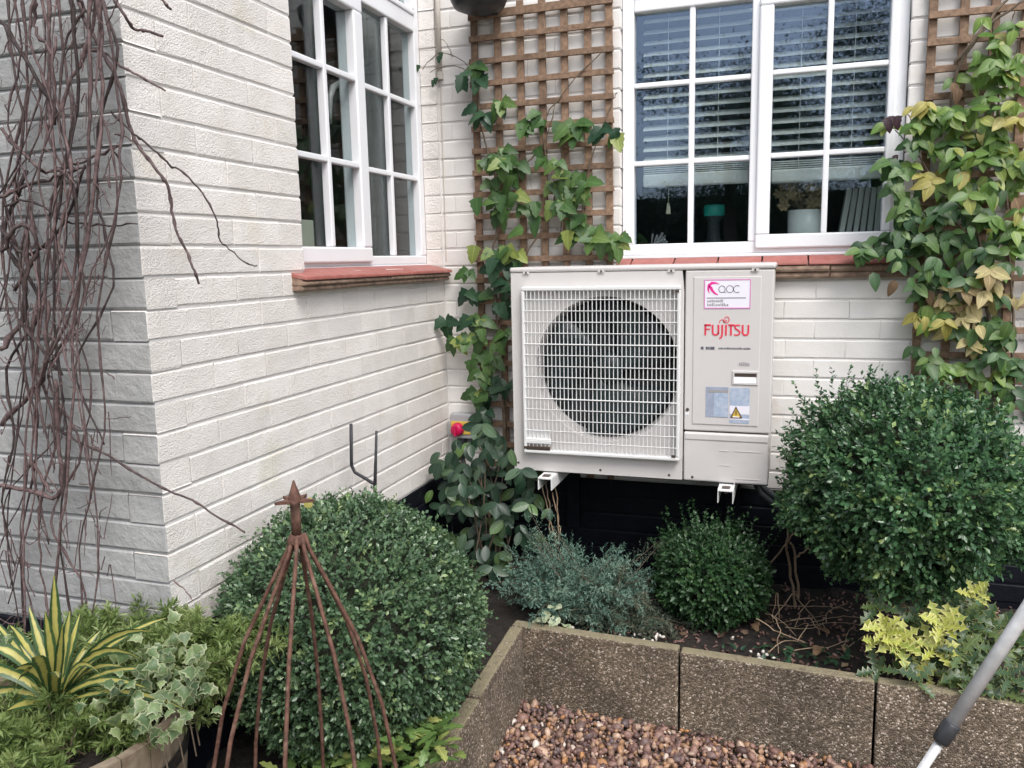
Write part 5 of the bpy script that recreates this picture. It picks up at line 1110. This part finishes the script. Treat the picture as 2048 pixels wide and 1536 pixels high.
for k in range(10): leaf('leaf', CL[2], M['brown_leaf'], dp, Vector((1.45+U(-.12, .25), -.52+U(-.1, .1), .215)), Vector((U(-1, 1), U(-1, 1), .1)), Vector((U(-.3, .3), U(-.3, .3), 1)), U(.3, .6))
bs = thing('bare_sapling', (1.46, -.22, .2), 'two bare forked brown stems standing between the small bush and the box tree', 'sapling')
for ps, r0 in ((((1592, 1235), (1584, 1170), (1574, 1085), (1578, 1050)), .0058), (((1597, 1200), (1588, 1110), (1582, 1085)), .0052), (((1538, 1135), (1575, 1085), (1590, 1065)), .0034), (((1588, 1118), (1605, 1105), (1625, 1095)), .0044)):
    stem('stem', [at(u, v, 'y', -.24) for u, v in ps], r0, r0*.75, bs, M['drystem'], knots=False)

flush_extra()
# ================================================================== what the panes mirror: trees at the end of the garden
def tree(x, y, h, r_, n_, label):
    t = thing('garden_tree', (x, y, 0), label, 'tree', 'trees at the far end of the garden')
    MB().tube([(x, y, -.05), (x+.1, y, h*.35), (x, y, h*.7)], [.16, .12, .06], 8).build('trunk', M['brownstem'], t)
    c = np.array([(x+U(-r_, r_)*.8, y+U(-r_, r_)*.6, h*.45+U(0, .5)*h) for _ in range(26)])
    pos = c[rng.integers(0, 26, n_)]+rng.normal(size=(n_, 3))*r_*.17
    scatter_mesh('crown', *LEAF4, frames(rng.normal(size=(n_, 3)), rng.normal(size=(n_, 3)))*rng.uniform(.03, .06, n_)[:, None, None], pos, rng.random(n_), M['hedge'], t)
tree(.2, -13, 5.2, 1.6, 42000, 'loose green tree reflected in the left panes of the back window')
tree(3.6, -15, 6.5, 2.2, 60000, 'tall green tree reflected in the right panes of the back window')

def hedge(x0, x1, y0, y1, h, n_, label):
    t = thing('garden_hedge', ((x0+x1)/2, (y0+y1)/2, 0), label, 'hedge')
    MB().box(x0+.15, x1-.15, y0+.15, y1-.15, -.05, h-.2).build('opaque_core', M['core_fill'], t)  # opaque core added inside the hedge leaves
    pos = np.stack([rng.uniform(x0, x1, n_), rng.uniform(y0, y1, n_), rng.uniform(0, h, n_)+rng.normal(size=n_)*.12], -1)
    scatter_mesh('foliage', *LEAF4, frames(rng.normal(size=(n_, 3)), rng.normal(size=(n_, 3)))*rng.uniform(.05, .10, n_)[:, None, None], pos, rng.random(n_), M['hedge'], t)
hedge(-9, 14, -17.6, -16.8, 3.1, 40000, 'long dark hedge across the end of the garden, mirrored in the back window')
